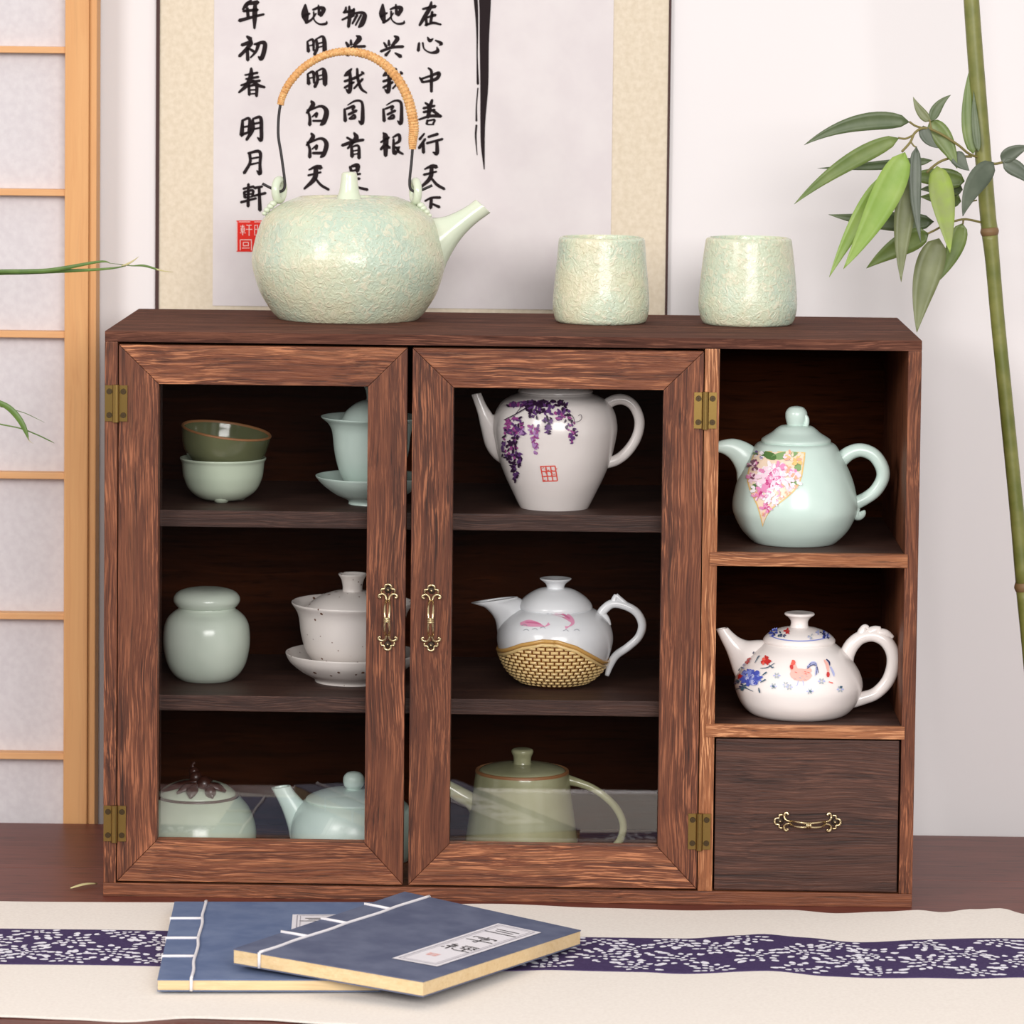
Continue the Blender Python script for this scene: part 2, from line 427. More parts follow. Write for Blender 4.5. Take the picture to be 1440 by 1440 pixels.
# ================================================================== SETTING
TB, WY = .222, .26      # back edge of the table, face of the wall
FZ = -.75
def struct(o): o['kind'] = 'structure'; return o
struct(box('floor', (-3, -5.2, FZ-.05), (3.6, WY+.1, FZ), W_FLOOR, None, 0))
struct(box('wall_back', (-3, WY, FZ), (3.6, WY+.1, 2.3), WALL, None, 0))
struct(box('unseen_dark_wall', (-3, -5.3, FZ), (3.6, -5.2, 2.3), DARKWALL, None, 0))  # unseen wall behind the camera, added to keep the glass reflections dark

# table
tb = thing('table', 'long dark reddish brown lacquered table under the cabinet and cloth runner', 'table', (.25, -.1, FZ))
ys = [-.343, -.2, -.06, .08, TB]
for i in range(4): box('plank', (-.75, ys[i]+.0003, -.028), (1.25, ys[i+1]-.0003, 0), W_TAB, tb, .0006)
for x in (-.7, 1.15):
    for y in (-.32, .14): box('leg', (x, y, FZ), (x+.05, y+.05, -.028), W_TAB, tb, .002)
box('apron', (-.65, -.31, -.1), (1.15, -.29, -.028), W_TAB, tb); box('apron', (-.65, .15, -.1), (1.15, .17, -.028), W_TAB, tb)

# shoji screen standing behind the table
SY0, SY1 = .228, .252
sj = thing('shoji_screen', 'pale pine shoji screen with white paper panes at the left wall', 'screen', (-.35, .24, FZ))
xa = PY(90, 600, SY0).x; xb = PY(134, 600, SY0).x
box('stile', (xa, SY0, FZ), (xb-.005, SY1, .95), W_PINE, sj, .0012)
box('stile_edge', (xb-.005, SY0+.003, FZ), (xb, SY1, .95), W_PINE, sj, .0012)
box('stile', (-.86, SY0, FZ), (-.83, SY1, .95), W_PINE, sj, .0012)
box('top_rail', (-.83, SY0+.002, .92), (xa, SY1, .95), W_PINEX, sj); box('bottom_rail', (-.83, SY0+.002, FZ), (xa, SY1, FZ+.05), W_PINEX, sj)
rows = [PY(45, y, SY0).z for y in (70, 271, 471, 670, 868, 1065)]
pitch = (rows[0]-rows[-1])/5
zs = [rows[0]+pitch*k for k in range(4, 0, -1)]+rows+[rows[-1]-pitch*k for k in range(1, 8)]
zs = [z for z in zs if FZ+.07 < z < .9]
for z in zs: box('lattice_bar', (-.83, SY0+.004, z-.0022), (xa, SY0+.014, z+.0022), W_PINEX, sj, .0006)
edges = [.92]+zs+[FZ+.05]
for a, b in zip(edges, edges[1:]): box('paper_pane', (-.83, SY0+.014, b), (xa, SY0+.0155, a), SHOJIP, sj, 0)
box('lattice_bar', (-.46, SY0+.0042, FZ+.05), (-.455, SY0+.0138, .92), W_PINE, sj, .0006)

# hanging scroll
SC = WY-.0025
sr = thing('hanging_scroll', 'hanging calligraphy scroll with cream brocade border on the wall behind the cabinet', 'scroll', (.18, WY, .1))
def sx(px): return PY(px, 250, SC).x
zb0, zt0 = .12, .95
box('brocade_mount', (sx(223), SC, zb0), (sx(938), WY-.0003, zt0), BROCADE, sr, 0)
box('paper', (sx(300), SC-.0006, PY(580, 433, SC).z), (sx(860), SC, zt0-.08), XUAN, sr, 0)
box('edging', (sx(219), SC-.0012, zb0), (sx(224), WY-.0003, zt0), EDGEBROWN, sr, 0)
box('edging', (sx(937.5), SC-.0008, zb0), (sx(941), WY-.0003, zt0), EDGEBROWN, sr, 0)
m = MB(); tube(m, [(sx(205), WY-.008, zb0, .0075), (sx(955), WY-.008, zb0, .0075)], 16, sub=False); m.build('roller', EDGEBROWN, sr)
G = {}
G['nian'] = [[(150,0,10),(120,30,22),(95,60,8)],[(115,25,14),(190,15,22)],[(100,70,14),(190,62,16)],[(125,50,14),(130,105,18)],[(75,130,18),(150,110,16),(230,90,12)],[(175,10,14),(172,90,22),(170,180,12)]]
G['chu'] = [[(122,230,12),(145,248,22)],[(90,285,14),(150,268,20),(120,310,18),(75,355,14)],[(125,305,16),(128,380,16)],[(140,310,12),(165,325,16)],[(170,280,12),(232,270,20),(232,320,20),(213,372,22),(195,358,8)],[(195,280,18),(180,325,14),(145,365,8)]]
G['chun'] = [[(110,475,10),(190,460,14)],[(115,500,10),(195,487,12)],[(85,540,10),(150,520,14),(205,510,12)],[(150,432,12),(148,480,24),(125,535,20),(72,585,10)],[(160,510,16),(195,540,16),(235,552,12)],[(135,545,12),(138,600,14)],[(135,545,10),(182,540,14),(183,608,16)],[(140,570,8),(175,568,8)],[(140,595,8),(178,592,8)]]
G['ming'] = [[(95,760,14),(90,855,22)],[(95,762,10),(138,752,14),(136,840,16)],[(95,805,10),(135,798,10)],[(90,852,12),(140,835,12)],[(160,755,12),(158,820,18),(120,885,12)],[(160,752,10),(208,744,16),(214,820,20),(212,888,16),(190,870,8)],[(160,785,10),(208,775,10)],[(155,820,10),(208,808,10)]]
G['yue'] = [[(140,975,14),(142,1030,16),(105,1095,16)],[(130,970,12),(203,960,18),(205,1040,16),(205,1098,18),(185,1080,8)],[(145,1005,10),(195,995,10)],[(140,1042,10),(195,1030,10)]]
G['xuan'] = [[(100,1195,12),(165,1180,12)],[(105,1215,12),(110,1250,14)],[(105,1215,10),(160,1205,14),(155,1245,12)],[(110,1232,8),(155,1226,8)],[(110,1252,8),(155,1245,8)],[(85,1280,14),(180,1255,12)],[(132,1165,14),(130,1305,16)],[(170,1190,14),(220,1180,12)],[(165,1240,12),(240,1222,14)],[(200,1190,14),(205,1330,18)]]
G['di'] = [[(492,30,10),(490,90,34),(500,140,16)],[(480,105,14),(520,85,10)],[(495,145,14),(530,125,10),(560,85,8)],[(540,62,10),(575,50,14),(608,58,22),(590,100,16)],[(575,32,8),(580,92,16)],[(545,75,10),(548,125,8),(580,152,10),(622,150,14),(628,135,6)]]
G['ming2'] = [[(505,262,10),(512,325,20)],[(505,262,8),(540,252,14),(545,320,12)],[(512,290,8),(540,285,8)],[(560,250,14),(568,300,16),(550,345,16)],[(560,248,8),(600,230,12),(612,260,22),(615,330,20)],[(575,275,8),(605,268,8)],[(572,300,8),(605,292,8)]]
G['bai'] = [[(530,640,12),(540,665,22),(500,715,10)],[(505,695,10),(520,740,14),(520,790,16)],[(515,700,8),(590,672,12),(626,705,22),(610,770,22),(590,790,12)],[(535,740,8),(565,715,12),(560,740,14)],[(540,765,12),(600,765,14)]]
G['tian'] = [[(515,1075,8),(560,1055,16),(590,1060,22)],[(510,1110,12),(590,1090,10)],[(560,1060,20),(550,1130,22),(485,1195,10)],[(550,1120,10),(590,1170,14),(640,1200,12)]]
G['wu'] = [[(750,45,10),(745,75,14)],[(735,78,12),(800,65,14)],[(725,125,10),(790,95,12)],[(770,40,10),(772,110,20),(765,170,16)],[(800,55,12),(790,100,20)],[(800,85,10),(850,80,16),(868,100,20),(850,150,22),(830,172,10)],[(820,95,14),(790,150,10)],[(845,95,12),(810,160,10)]]
G['xing'] = [[(990,270,10),(1005,295,16)],[(1020,255,10),(1022,285,14)],[(1055,228,8),(1075,245,22),(1040,290,14)],[(970,325,12),(1040,300,14),(1110,295,14)],[(1030,318,8),(1000,350,18)],[(1060,335,8),(1095,357,20)]]
G['wo'] = [[(785,435,10),(760,465,20),(740,480,10)],[(740,515,12),(800,495,14),(850,470,10)],[(775,460,14),(778,530,18),(770,583,18),(750,565,8)],[(740,555,12),(800,520,12)],[(820,435,12),(825,500,16),(845,560,16),(880,588,8)],[(850,455,12),(860,466,14)],[(855,500,12),(800,560,10)]]
G['tong'] = [[(740,690,12),(745,765,18)],[(760,665,6),(810,638,10),(850,648,14),(855,720,18),(850,780,20),(830,765,8)],[(750,690,10),(800,672,14),(790,695,12)],[(765,725,12),(815,700,14)],[(770,752,10),(800,727,10),(805,745,14),(775,755,8)]]
G['shou'] = [[(755,870,10),(790,890,14)],[(800,840,10),(815,870,24),(790,900,14)],[(725,920,14),(800,895,16),(860,885,12)],[(795,900,18),(760,940,10)],[(785,935,12),(788,990,18)],[(785,930,10),(828,924,14),(832,1000,18)],[(795,955,8),(825,950,8)],[(795,978,8),(825,972,8)]]
G['shi'] = [[(775,1055,12),(785,1090,14)],[(785,1052,14),(823,1047,20),(820,1082,20)],[(785,1082,10),(820,1075,10)],[(750,1110,12),(840,1100,12)],[(800,1105,12),(800,1170,14)],[(800,1135,10),(835,1130,12)],[(770,1130,12),(760,1165,10),(820,1185,12),(885,1200,14)]]
G['gen'] = [[(970,900,10),(1020,870,14)],[(985,840,8),(1000,870,28),(1000,985,18)],[(1000,910,16),(970,945,12)],[(1005,915,10),(1025,935,14)],[(1045,870,8),(1083,852,14),(1088,890,16),(1060,910,10)],[(1050,880,12),(1055,970,20),(1085,940,10)],[(1055,935,8),(1090,930,8)],[(1065,930,10),(1085,960,14),(1110,975,10)]]
G['zai'] = [[(1235,57,10),(1315,40,16)],[(1290,12,10),(1280,50,20),(1245,110,20),(1215,160,12)],[(1255,105,14),(1260,160,14)],[(1265,110,10),(1315,95,14)],[(1295,75,12),(1285,145,14)],[(1250,160,10),(1300,145,12),(1350,155,10)]]
G['xin'] = [[(1212,272,12),(1207,320,18)],[(1235,270,10),(1245,310,8),(1285,333,10),(1328,325,20),(1325,297,6)],[(1265,235,8),(1280,257,18),(1300,245,8)],[(1315,255,8),(1353,275,18),(1340,287,6)]]
G['zhong'] = [[(1215,490,8),(1235,520,16)],[(1225,500,10),(1290,478,12),(1338,462,16),(1320,500,16),(1240,520,10)],[(1270,430,8),(1290,452,14),(1290,520,16),(1290,580,12)]]
G['shan'] = [[(1250,650,10),(1270,665,14)],[(1295,632,12),(1280,680,22),(1270,740,18)],[(1240,685,12),(1310,670,12)],[(1240,710,12),(1310,695,12)],[(1210,757,10),(1280,735,14),(1350,735,16)],[(1300,700,14),(1345,735,14)],[(1265,760,10),(1260,785,12)],[(1265,765,8),(1310,758,10),(1300,785,10)],[(1265,788,8),(1305,788,8)]]
G['xingr'] = [[(1245,845,10),(1215,882,14)],[(1250,880,14),(1212,937,14)],[(1238,905,14),(1240,965,16)],[(1270,867,12),(1330,848,14)],[(1260,907,12),(1360,880,14)],[(1325,895,14),(1325,970,18),(1300,963,8)]]
G['xia'] = [[(1250,1272,10),(1290,1252,12),(1345,1250,14)],[(1290,1255,14),(1285,1315,16)],[(1295,1290,10),(1340,1310,14)]]
PL = [('nian',0,0),('chu',0,0),('chun',0,0),('ming',0,0),('yue',0,0),('xuan',0,0),('di',0,0),('ming2',0,0),('ming2',2,205),('bai',0,0),('bai',0,204),('tian',0,0),('wu',0,0),('xing',-240,-2),('wo',0,0),('tong',0,0),('shou',0,0),('shi',0,0),('di',490,-3),('xing',0,0),('wo',245,0),('tong',246,0),('gen',0,0),('zai',0,0),('xin',0,0),('zhong',0,0),('shan',0,0),('xingr',0,0),('tian',732,-4),('xia',0,0)]
crS = crop(320, 0, 4.5)
def flat_strokes(name, strokes, cr, Y, mat, parent, k=1.0):
    m = MB()
    for st in strokes:
        # brush-like: widen the press points, slightly ragged
        pts = [(x, y, w_*k*random.uniform(.95, 1.2)) for x, y, w_ in st]
        A, B = ribbon2d(pts, 5); n = len(A)
        v = [PY(*cr(*p), Y) for p in A]+[PY(*cr(*p), Y) for p in B]
        f = [[i, i+1, n+i+1, n+i] for i in range(n-1)]
        # pointed ends
        for e, i0 in ((0, 1), (n-1, n-2)):
            mx, my = (A[e][0]+B[e][0])/2, (A[e][1]+B[e][1])/2; qx, qy = (A[i0][0]+B[i0][0])/2, (A[i0][1]+B[i0][1])/2
            l = math.hypot(mx-qx, my-qy) or 1; wd = math.hypot(A[e][0]-B[e][0], A[e][1]-B[e][1])*.45
            v.append(PY(*cr(mx+(mx-qx)/l*wd, my+(my-qy)/l*wd), Y)); f.append([e, n+e, len(v)-1])
        m.add(v, f)
    return m.build(name, mat, parent, False)
for g, dx, dy in PL:
    flat_strokes('brush_character', [[(x+dx, y+dy, w_) for x, y, w_ in st] for st in G[g]], crS, SC-.0009, INK, sr, 1.3)
ident = lambda x, y: (x, y)
flat_strokes('brush_stroke', [[(679, -60, 26), (682, 0, 17), (681, 60, 13), (681, 120, 10), (679, 170, 7), (679, 205, 5), (681, 238, 1.5)]], ident, SC-.0009, INK, sr)
flat_strokes('brush_stroke', [[(664, -50, 6), (669, 0, 6), (671, 40, 3), (671, 80, 2), (672, 118, 3.5)], [(672, 124, 2), (670, 150, 2), (670, 170, 3)], [(670, 176, 3), (669, 192, 3), (671, 218, 1)]], ident, SC-.0009, INK, sr, .9)
m = MB()
def wq(x0, y0, x1, y1, Y, mi=0): m.add([PY(x0, y0, Y), PY(x1, y0, Y), PY(x1, y1, Y), PY(x0, y1, Y)], [(0, 1, 2, 3)], mi)
wq(332.5, 310, 394, 354, SC-.0009, 0)
crK = crop(330, 150, 6.857)
for x0, y0, x1, y1 in [(18,1108,26,1390),(40,1108,150,1114),(190,1108,300,1114),(55,1150,95,1156),(60,1168,66,1200),(90,1168,96,1200),(60,1166,96,1171),(62,1182,94,1187),(60,1200,96,1205),(50,1214,105,1219),(74,1140,81,1240),(112,1140,165,1146),(108,1180,170,1186),(136,1140,143,1245),(50,1280,165,1287),(50,1280,57,1385),(158,1280,165,1385),(80,1305,135,1311),(80,1305,86,1340),(130,1305,136,1340),(80,1338,136,1344),(70,1360,145,1366),(190,1140,225,1146),(190,1140,196,1240),(218,1140,224,1210),(190,1180,222,1186),(190,1235,210,1241)]:
    a = crK(x0, y0); b = crK(x1, y1); wq(*a, *b, SC-.0011, 1)
m.build('red_seal', [SEAL, SEALW], sr, False)

# ================================================================== CABINET
D = .19; H = .351; Wd = .5; TZ = .3445
cb = thing('display_cabinet', 'wide dark brown wooden tea cabinet with two glazed doors, cubbies and a drawer', 'cabinet', (.25, .095, 0))
box('top_board', (0, 0, TZ), (Wd, D, H), wood('wood_top', 'x', (54, 32, 26), (84, 52, 42), (132, 86, 66), fleck=.4, spec=.12, rough=.8), cb)
box('bottom_board', (0, 0, 0), (Wd, D, .0085), W_X, cb)
box('side_board', (0, 0, .0085), (.008, D, TZ), W_Z, cb)
box('side_board', (.4917, 0, .0085), (Wd, D, TZ), W_Z, cb)
box('divider', (.3676, 0, .0085), (.3767, D-.006, TZ), W_ZL, cb)
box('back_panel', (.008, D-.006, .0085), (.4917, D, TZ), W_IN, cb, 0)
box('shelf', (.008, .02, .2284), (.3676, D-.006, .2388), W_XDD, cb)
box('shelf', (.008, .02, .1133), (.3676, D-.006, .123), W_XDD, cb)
for z0, z1, x0, x1 in ((.2111, .2195, .3722, .4935), (.1049, .1128, .3712, .4935)):
    # shelf board with a lipping strip housed into divider and side
    sh = box('cubby_shelf', (.3767, .003, z0), (.4917, D-.006, z1), W_XDD, cb)
    box('shelf_lipping', (x0, -.0012, z0), (x1, .003, z1), W_XL, sh, .0004)
def brass_hinge(x, z, parent):
    hw, hh = .0069, .0111; m = MB()
    m.box((x-hw, -.0011, z-hh), (x-.0012, -.0001, z+hh), 0); m.box((x+.0012, -.0011, z-hh), (x+hw, -.0001, z+hh), 0)
    tube(m, [(x, -.002, z-hh*1.04, .0021), (x, -.002, z+hh*1.04, .0021)], 12, 0, sub=False)
    for zz in (-.007, .0, .007): tube(m, [(x, -.002, z+zz-.0003, .00225), (x, -.002, z+zz+.0003, .00225)], 12, 0, sub=False)
    for dx in (-.0042, .0044):
        for dz in (-.0073, .0073):
            tube(m, [(x+dx, -.0009, z+dz, .0019), (x+dx, -.0016, z+dz, .0017)], 14, 1, sub=False)
            m.box((x+dx-.0012, -.00175, z+dz-.0002), (x+dx+.0012, -.00155, z+dz+.0002), 2)
            m.box((x+dx-.0002, -.00175, z+dz-.0012), (x+dx+.0002, -.00155, z+dz+.0012), 2)
    return m.build('hinge', [BRASS, SCREW, BRASSD], parent, 'angle')
def pull(px, py, horizontal, parent, y0):
    c = PY(px, py, y0); s = 1/9/ppm(0); m = MB()
    def T(dx, Y_, r, out):
        dy = (612-Y_)
        a, b = (dx, dy) if not horizontal else (-dy, dx)
        return (c.x+a*s, y0-out, c.z+b*s, r*s)
    def path(pts, out, mi=0, seg=9):
        for mir in (1, -1):
            tube(m, [T(p[0]*mir, p[1], p[2], o_) for p, o_ in zip(pts, out)], seg, mi, 4)
    for fl in (0, 1):
        Q = (lambda y: y) if not fl else (lambda y: 1224-y)
        path([(86, Q(292), 13), (80, Q(252), 15), (44, Q(246), 14), (37, Q(206), 15), (0, Q(187), 17)], [.0012]*5)
        path([(14, Q(385), 13), (26, Q(338), 14), (62, Q(312), 16), (106, Q(322), 17), (116, Q(348), 17), (88, Q(362), 18)], [.004, .003, .0018, .0018, .0018, .002])
        tube(m, [T(0, Q(262), 46, .0003), T(0, Q(262), 40, .0012)], 14, 1, sub=False)
        tube(m, [T(0, Q(262), 15, .001), T(0, Q(262), 11, .002)], 10, 0, sub=False)
        path([(15, Q(375), 14), (30, Q(440), 15), (30, Q(520), 15), (24, Q(600), 14)], [.003, .0085, .0115, .0125])
    for y in (590, 613, 636):
        tube(m, [T(-40, y, 10, .0125), T(0, y, 13, .0135), T(40, y, 10, .0125)], 9, 0)
    return m.build('pull_handle', [BRONZE, BRONZED], parent)
W_XR2 = wood('wood_rail_x', 'x', (54, 25, 15), (108, 59, 37), (172, 112, 75), fleck=.7, bumpk=.5)
W_ZR2 = wood('wood_stile_z', 'z', (44, 20, 12), (92, 49, 31), (146, 89, 59), fleck=.55)
def door(x0, x1, ox0, ox1, hx, handle_px):
    z0, z1, a0, a1 = .0098, .3428, .0357, .3188; yb = .0135
    m = MB()  # rebate frame behind the mitred members
    for A, B in (((x0+.001, .0105, z0+.001), (ox0-.002, yb, z1-.001)), ((ox1+.002, .0105, z0+.001), (x1-.001, yb, z1-.001)),
                 ((ox0-.002, .0105, z0+.001), (ox1+.002, yb, a0-.002)), ((ox0-.002, .0105, a1+.002), (ox1+.002, yb, z1-.001))): m.box(A, B)
    d = m.build('door', W_Z, cb, False)
    g = .00012
    prism('stile', [(x0, z0+g), (ox0, a0+g), (ox0, a1-g), (x0, z1-g)], 0, .0105, W_ZR2, d)
    prism('stile', [(x1, z0+g), (x1, z1-g), (ox1, a1-g), (ox1, a0+g)], 0, .0105, W_ZR2, d)
    prism('rail', [(x0+g, z0), (x1-g, z0), (ox1-g, a0), (ox0+g, a0)], 0, .0105, W_XR2, d)
    prism('rail', [(x0+g, z1), (ox0+g, a1), (ox1-g, a1), (x1-g, z1)], 0, .0105, W_XR2, d)
    box('glass_pane', (ox0-.0018, .0106, a0-.0018), (ox1+.0018, .0124, a1+.0018), GLASS, d, 0)
    brass_hinge(hx, .3067, d); brass_hinge(hx, .0459, d)
    pull(*handle_px, False, d, 0)
    return d
door(.0086, .1856, .0332, .1616, .0072, (545.5, 867.5))
door(.1888, .3670, .2140, .3426, .3682, (606.5, 868.5))
# drawer
dx0, dx1, dz0, dz1 = .3778, .4906, .0092, .1036
dr = box('drawer', (dx0, .0015, dz0), (dx1, .013, dz1), W_XD, cb, .0008)
m = MB(); m.box((dx0+.002, .0132, dz0+.001), (dx0+.008, .17, dz1-.01)); m.box((dx1-.008, .0132, dz0+.001), (dx1-.002, .17, dz1-.01)); m.box((dx0+.008, .0132, dz0+.001), (dx1-.008, .17, dz0+.006)); m.box((dx0+.008, .165, dz0+.006), (dx1-.008, .17, dz1-.01))
m.build('drawer_box', W_XDD, dr, False)
pull(1135.5, 1155, True, dr, .0015)

# ================================================================== VESSELS
def vessel(name, label, cat_, cx, row, Y, zb):
    B = Body(cx, Y, zb); B.setaxis(row); t = thing(name, label, cat_, (B.x, Y, zb)); return B, t
def yfront(cx, row, z, rpx):
    y = PZ(cx, row, z).y; return y+rpx/ppm(y)

# ---- kettle
c2 = crop(320, 40, 3.2725)
B, t = vessel('kettle', 'pale mottled celadon kettle with arched rattan handle on top of the cabinet', 'kettle', 490, 400, yfront(490, 455, H, 93), H)
revolve('body', B, [(0, 454), (88, 454), (94, 451.5), (99, 447), (110, 435), (126, 408), (136, 372), (133.5, 345), (123, 312), (106, 294), (88, 284), (73, 278), (70, 277), (66, 279), (64, 283)], LAVA, t, outer=True, seg=80)
ld = revolve('lid', B, [(64, 284), (63, 280.5), (40, 279.5), (17, 279.5), (0, 279.5)], LAVA, t, base=False)
revolve('knob', B, [(18, 281), (16.5, 276), (14, 268), (12, 255), (11, 246), (9, 242.5), (4, 241.5), (0, 241.5)], LAVAS, ld, base=False)
spout('spout', B, [(800, 790, 900, 1240, 90), (905, 862, 972, 1180, 88), (985, 868, 1012, 1075, 72), (1050, 845, 1070, 975, 52), (1105, 815, 1135, 905, 40), (1142, 787, 1210, 848, 34)], c2, LAVAS, t, .74)
for nm, X, Y_, tw in (('l', 238, 743, .35), ('r', 865, 750, -.3)):
    p = PY(*c2(X, Y_), B.Y); k = 1/3.2725/ppm(B.Y); m = MB()
    pts = []
    for i in range(17):
        a = 2*math.pi*i/16; h = V((math.sin(tw)*math.cos(a)*44*k, math.cos(tw)*math.cos(a)*44*k, math.sin(a)*46*k)); pts.append((p.x+h.x, p.y+h.y, p.z+h.z, 19*k))
    tube(m, pts, 12, per=3); sg = -1 if nm == 'l' else 1
    for dx, dz, r in ((38, 75, 17), (54, 92, 16), (26, 62, 18), (66, 108, 12)):
        ball(m, (p.x+sg*dx*k, B.Y-.004, p.z-dz*k), r*k, r*k*1.3, r*k*.8)
    m.build('lug', LAVAS, t)
def w2(X, Y_, r, dy=0): p = PY(*c2(X, Y_), B.Y); return (p.x, p.y+dy, p.z, r/3.2725/ppm(B.Y))
m = MB()
WP = [(160, 714), (205, 737), (240, 750), (260, 738), (263, 700), (247, 580), (233, 480), (243, 352), (282, 255), (340, 188), (410, 140), (480, 114), (555, 106), (640, 120), (715, 160), (780, 228), (825, 310), (848, 390), (857, 460), (851, 556), (846, 620), (838, 700), (842, 738), (862, 750), (890, 745), (942, 722)]
tube(m, [w2(x, y, 6.5) for x, y in WP], 10)
hd = m.build('handle', BLACKW, t)
arch = cat([w2(*p) for p in [(243, 352, 15), (252, 315, 16), (282, 255, 16.5), (340, 188, 17), (410, 140, 17), (480, 114, 17), (555, 106, 18), (640, 120, 19), (715, 160, 20), (780, 228, 21), (825, 310, 21.5), (848, 390, 22), (857, 460, 22), (853, 510, 20), (851, 556, 15)]], 26)
arch = [(x, y, z, r*(.93+.2*abs(math.sin(i*math.pi/5)))*random.uniform(.985, 1.015)) for i, (x, y, z, r) in enumerate(arch)]
m = MB(); tube(m, arch, 12, sub=False); m.build('rattan_wrap', RATTAN, hd)

# ---- two cups
def cup(cx, rim, row, mx, rowm, foot, lab):
    B = Body(cx, yfront(cx, foot, H, 58), H); B.setaxis(400)
    o = revolve('tea_cup', B, [(0, foot-2.5), (52, foot-2.5), (59, foot-4), (65, foot-10), (mx, rowm), (mx-2, rowm-32), (mx-5, rowm-62), (rim+1.5, row+5), (rim, row), (rim-2.5, row-1.5), (rim-5, row+1), (rim-5, row+30), (rim-4, rowm), (40, foot-14), (0, foot-12)], LAVA, None, seg=72)
    o.location = (0, 0, 0); return tag(o, lab, 'cup', 'textured tea cups on the cabinet top')
cup(845.5, 59.5, 335, 68, 428, 457.5, 'textured pale celadon tea cup nearer the kettle, against the scroll edge')
cup(1052, 59.5, 336, 69.5, 430, 460, 'textured pale celadon tea cup at right, against the bare wall')

# ---- stacked bowls
ZA, ZB, ZC, Z1, Z2 = .2388, .123, .0085, .2195, .1128
B, t = vessel('tea_bowl', 'celadon footed tea bowl under the tilted olive bowl, top left shelf', 'bowl', 313.5, 680, .071, ZA)
revolve('body', B, [(0, 703), (18, 703), (34, 699), (48, 688), (55.5, 672), (57.5, 660), (58.5, 650), (61, 645), (60, 643), (57, 646), (54, 660), (50, 678), (32, 692), (0, 697)], CELGRN, t, base=False)
fm_ = MB()
for k in range(3):
    a = math.pi*(-.5+2*k/3); q = (B.x+math.cos(a)*.0105, B.Y+math.sin(a)*.0105)
    tube(fm_, [(q[0], q[1], ZA+.0002, .0042), (q[0], q[1], ZA+.003, .0062), (q[0], q[1], ZA+.006, .0068)], 12, sub=False)
fm_.build('foot', [CELGRN], t)
B2, t2 = vessel('tea_bowl', 'dark olive tea bowl lying tilted on the celadon bowl', 'bowl', 314.5, 640, .071, ZA+.02)
pr = B2.prof([(0, 662), (22, 662), (36, 658), (48, 648), (56.5, 637), (60.5, 625), (63.5, 606), (62, 604), (60, 607), (56, 625), (48, 640), (34, 652), (0, 656)], 5, False)
piv = V((B2.x, B2.Y, PY(314, 636, .071).z)); rot = Matrix.Rotation(math.radians(7.5), 3, 'Y') @ Matrix.Rotation(math.radians(4), 3, 'X')
m = MB(); lathe_mb(m, B2.x, B2.Y, pr, 56, 0, (piv, rot)); m.build('body', OLIVEDK, t2, 'angle')
rr = B2.prof([(62, 607), (64.2, 605.5), (63, 603.2), (61, 603.6), (60, 606)], 3, False)
m = MB(); lathe_mb(m, B2.x, B2.Y, rr, 56, 0, (piv, rot)); m.build('rim', RIMBROWN, t2)

# ---- gaiwans
def gaiwan(lab, cx, row, Y, zb, saucer, bowl, lid, knob, mat):
    B, t = vessel('lidded_tea_bowl', lab, 'tea bowl', cx, row, Y, zb)
    revolve('saucer', B, saucer, mat, t); revolve('bowl', B, bowl, mat, t, base=False)
    l = revolve('lid', B, lid, mat, t, base=False); revolve('knob', B, knob, mat, l, base=False)
gaiwan('plain celadon lidded tea bowl on a saucer, top shelf behind door stile', 522, 690, yfront(522, 712, ZA, 32), ZA,
       [(0, 708), (28, 710), (32, 709), (33, 703), (50, 695), (68, 682), (78, 671), (77, 669), (66, 678), (46, 689), (28, 693), (0, 693)],
       [(0, 692), (24, 691), (27, 686), (40, 674), (48, 655), (53, 632), (56, 607), (62, 595), (71, 587.5), (70, 585.5), (60, 592), (52, 607), (48, 634), (42, 656), (30, 674), (0, 680)],
       [(46, 596), (42, 588), (36, 578), (24, 568), (12, 563), (0, 562), ], [(8, 564), (7.5, 558), (9, 549), (11.5, 544), (9.5, 543), (7, 550), (0, 553)], CELADON2)
gaiwan('speckled off-white lidded tea bowl on a saucer, middle shelf behind door stile', 495, 930, yfront(495, 965.5, ZB, 51), ZB,
       [(0, 959), (48, 960), (52, 959), (54, 953), (72, 943), (88, 930), (94, 919), (92.5, 917), (84, 926), (66, 938), (48, 942), (0, 942)],
       [(0, 941), (38, 941), (46, 937), (56, 928), (66, 914), (72.5, 892), (76, 868), (80, 857), (86, 848.5), (85, 846), (78, 852), (72, 864), (68, 890), (60, 914), (44, 930), (0, 934)],
       [(71, 862), (69, 856), (58, 846), (42, 837), (26, 832), (14, 831), (0, 831)], [(15, 833), (14, 826), (16, 815), (20, 808), (18.5, 806.5), (14, 811), (0, 813)], SPECK)

# ---- wisteria teapot
c4 = crop(560, 460, 3.13)
B, t = vessel('teapot', 'tall white porcelain teapot painted with purple wisteria, top shelf', 'teapot', 780, 650, yfront(780, 718.8, ZA, 46), ZA)
revolve('body', B, [(0, 716), (43, 716), (46.5, 715), (50, 710), (60, 690), (71, 667), (81, 640), (87, 612), (88, 598), (84.5, 580), (76, 566), (64, 558), (54, 554), (51, 551.5), (48, 552)], WHITE, t, outer=True, seg=72)
ld = revolve('lid', B, [(53, 551), (52, 548), (44, 540), (28, 532), (10, 528), (0, 528)], WHITE, t, base=False)
revolve('knob', B, [(7, 530), (6.5, 525), (10, 519), (12, 514), (9, 509), (0, 507.5)], WHITE, ld, base=False)
spout('spout', B, [(450, 600, 450, 370, 50), (418, 575, 420, 385, 48), (384, 525, 408, 372, 40), (364, 448, 394, 352, 30), (348, 375, 380, 326, 23), (322, 298, 365, 289, 17)], c4, WHITE, t)
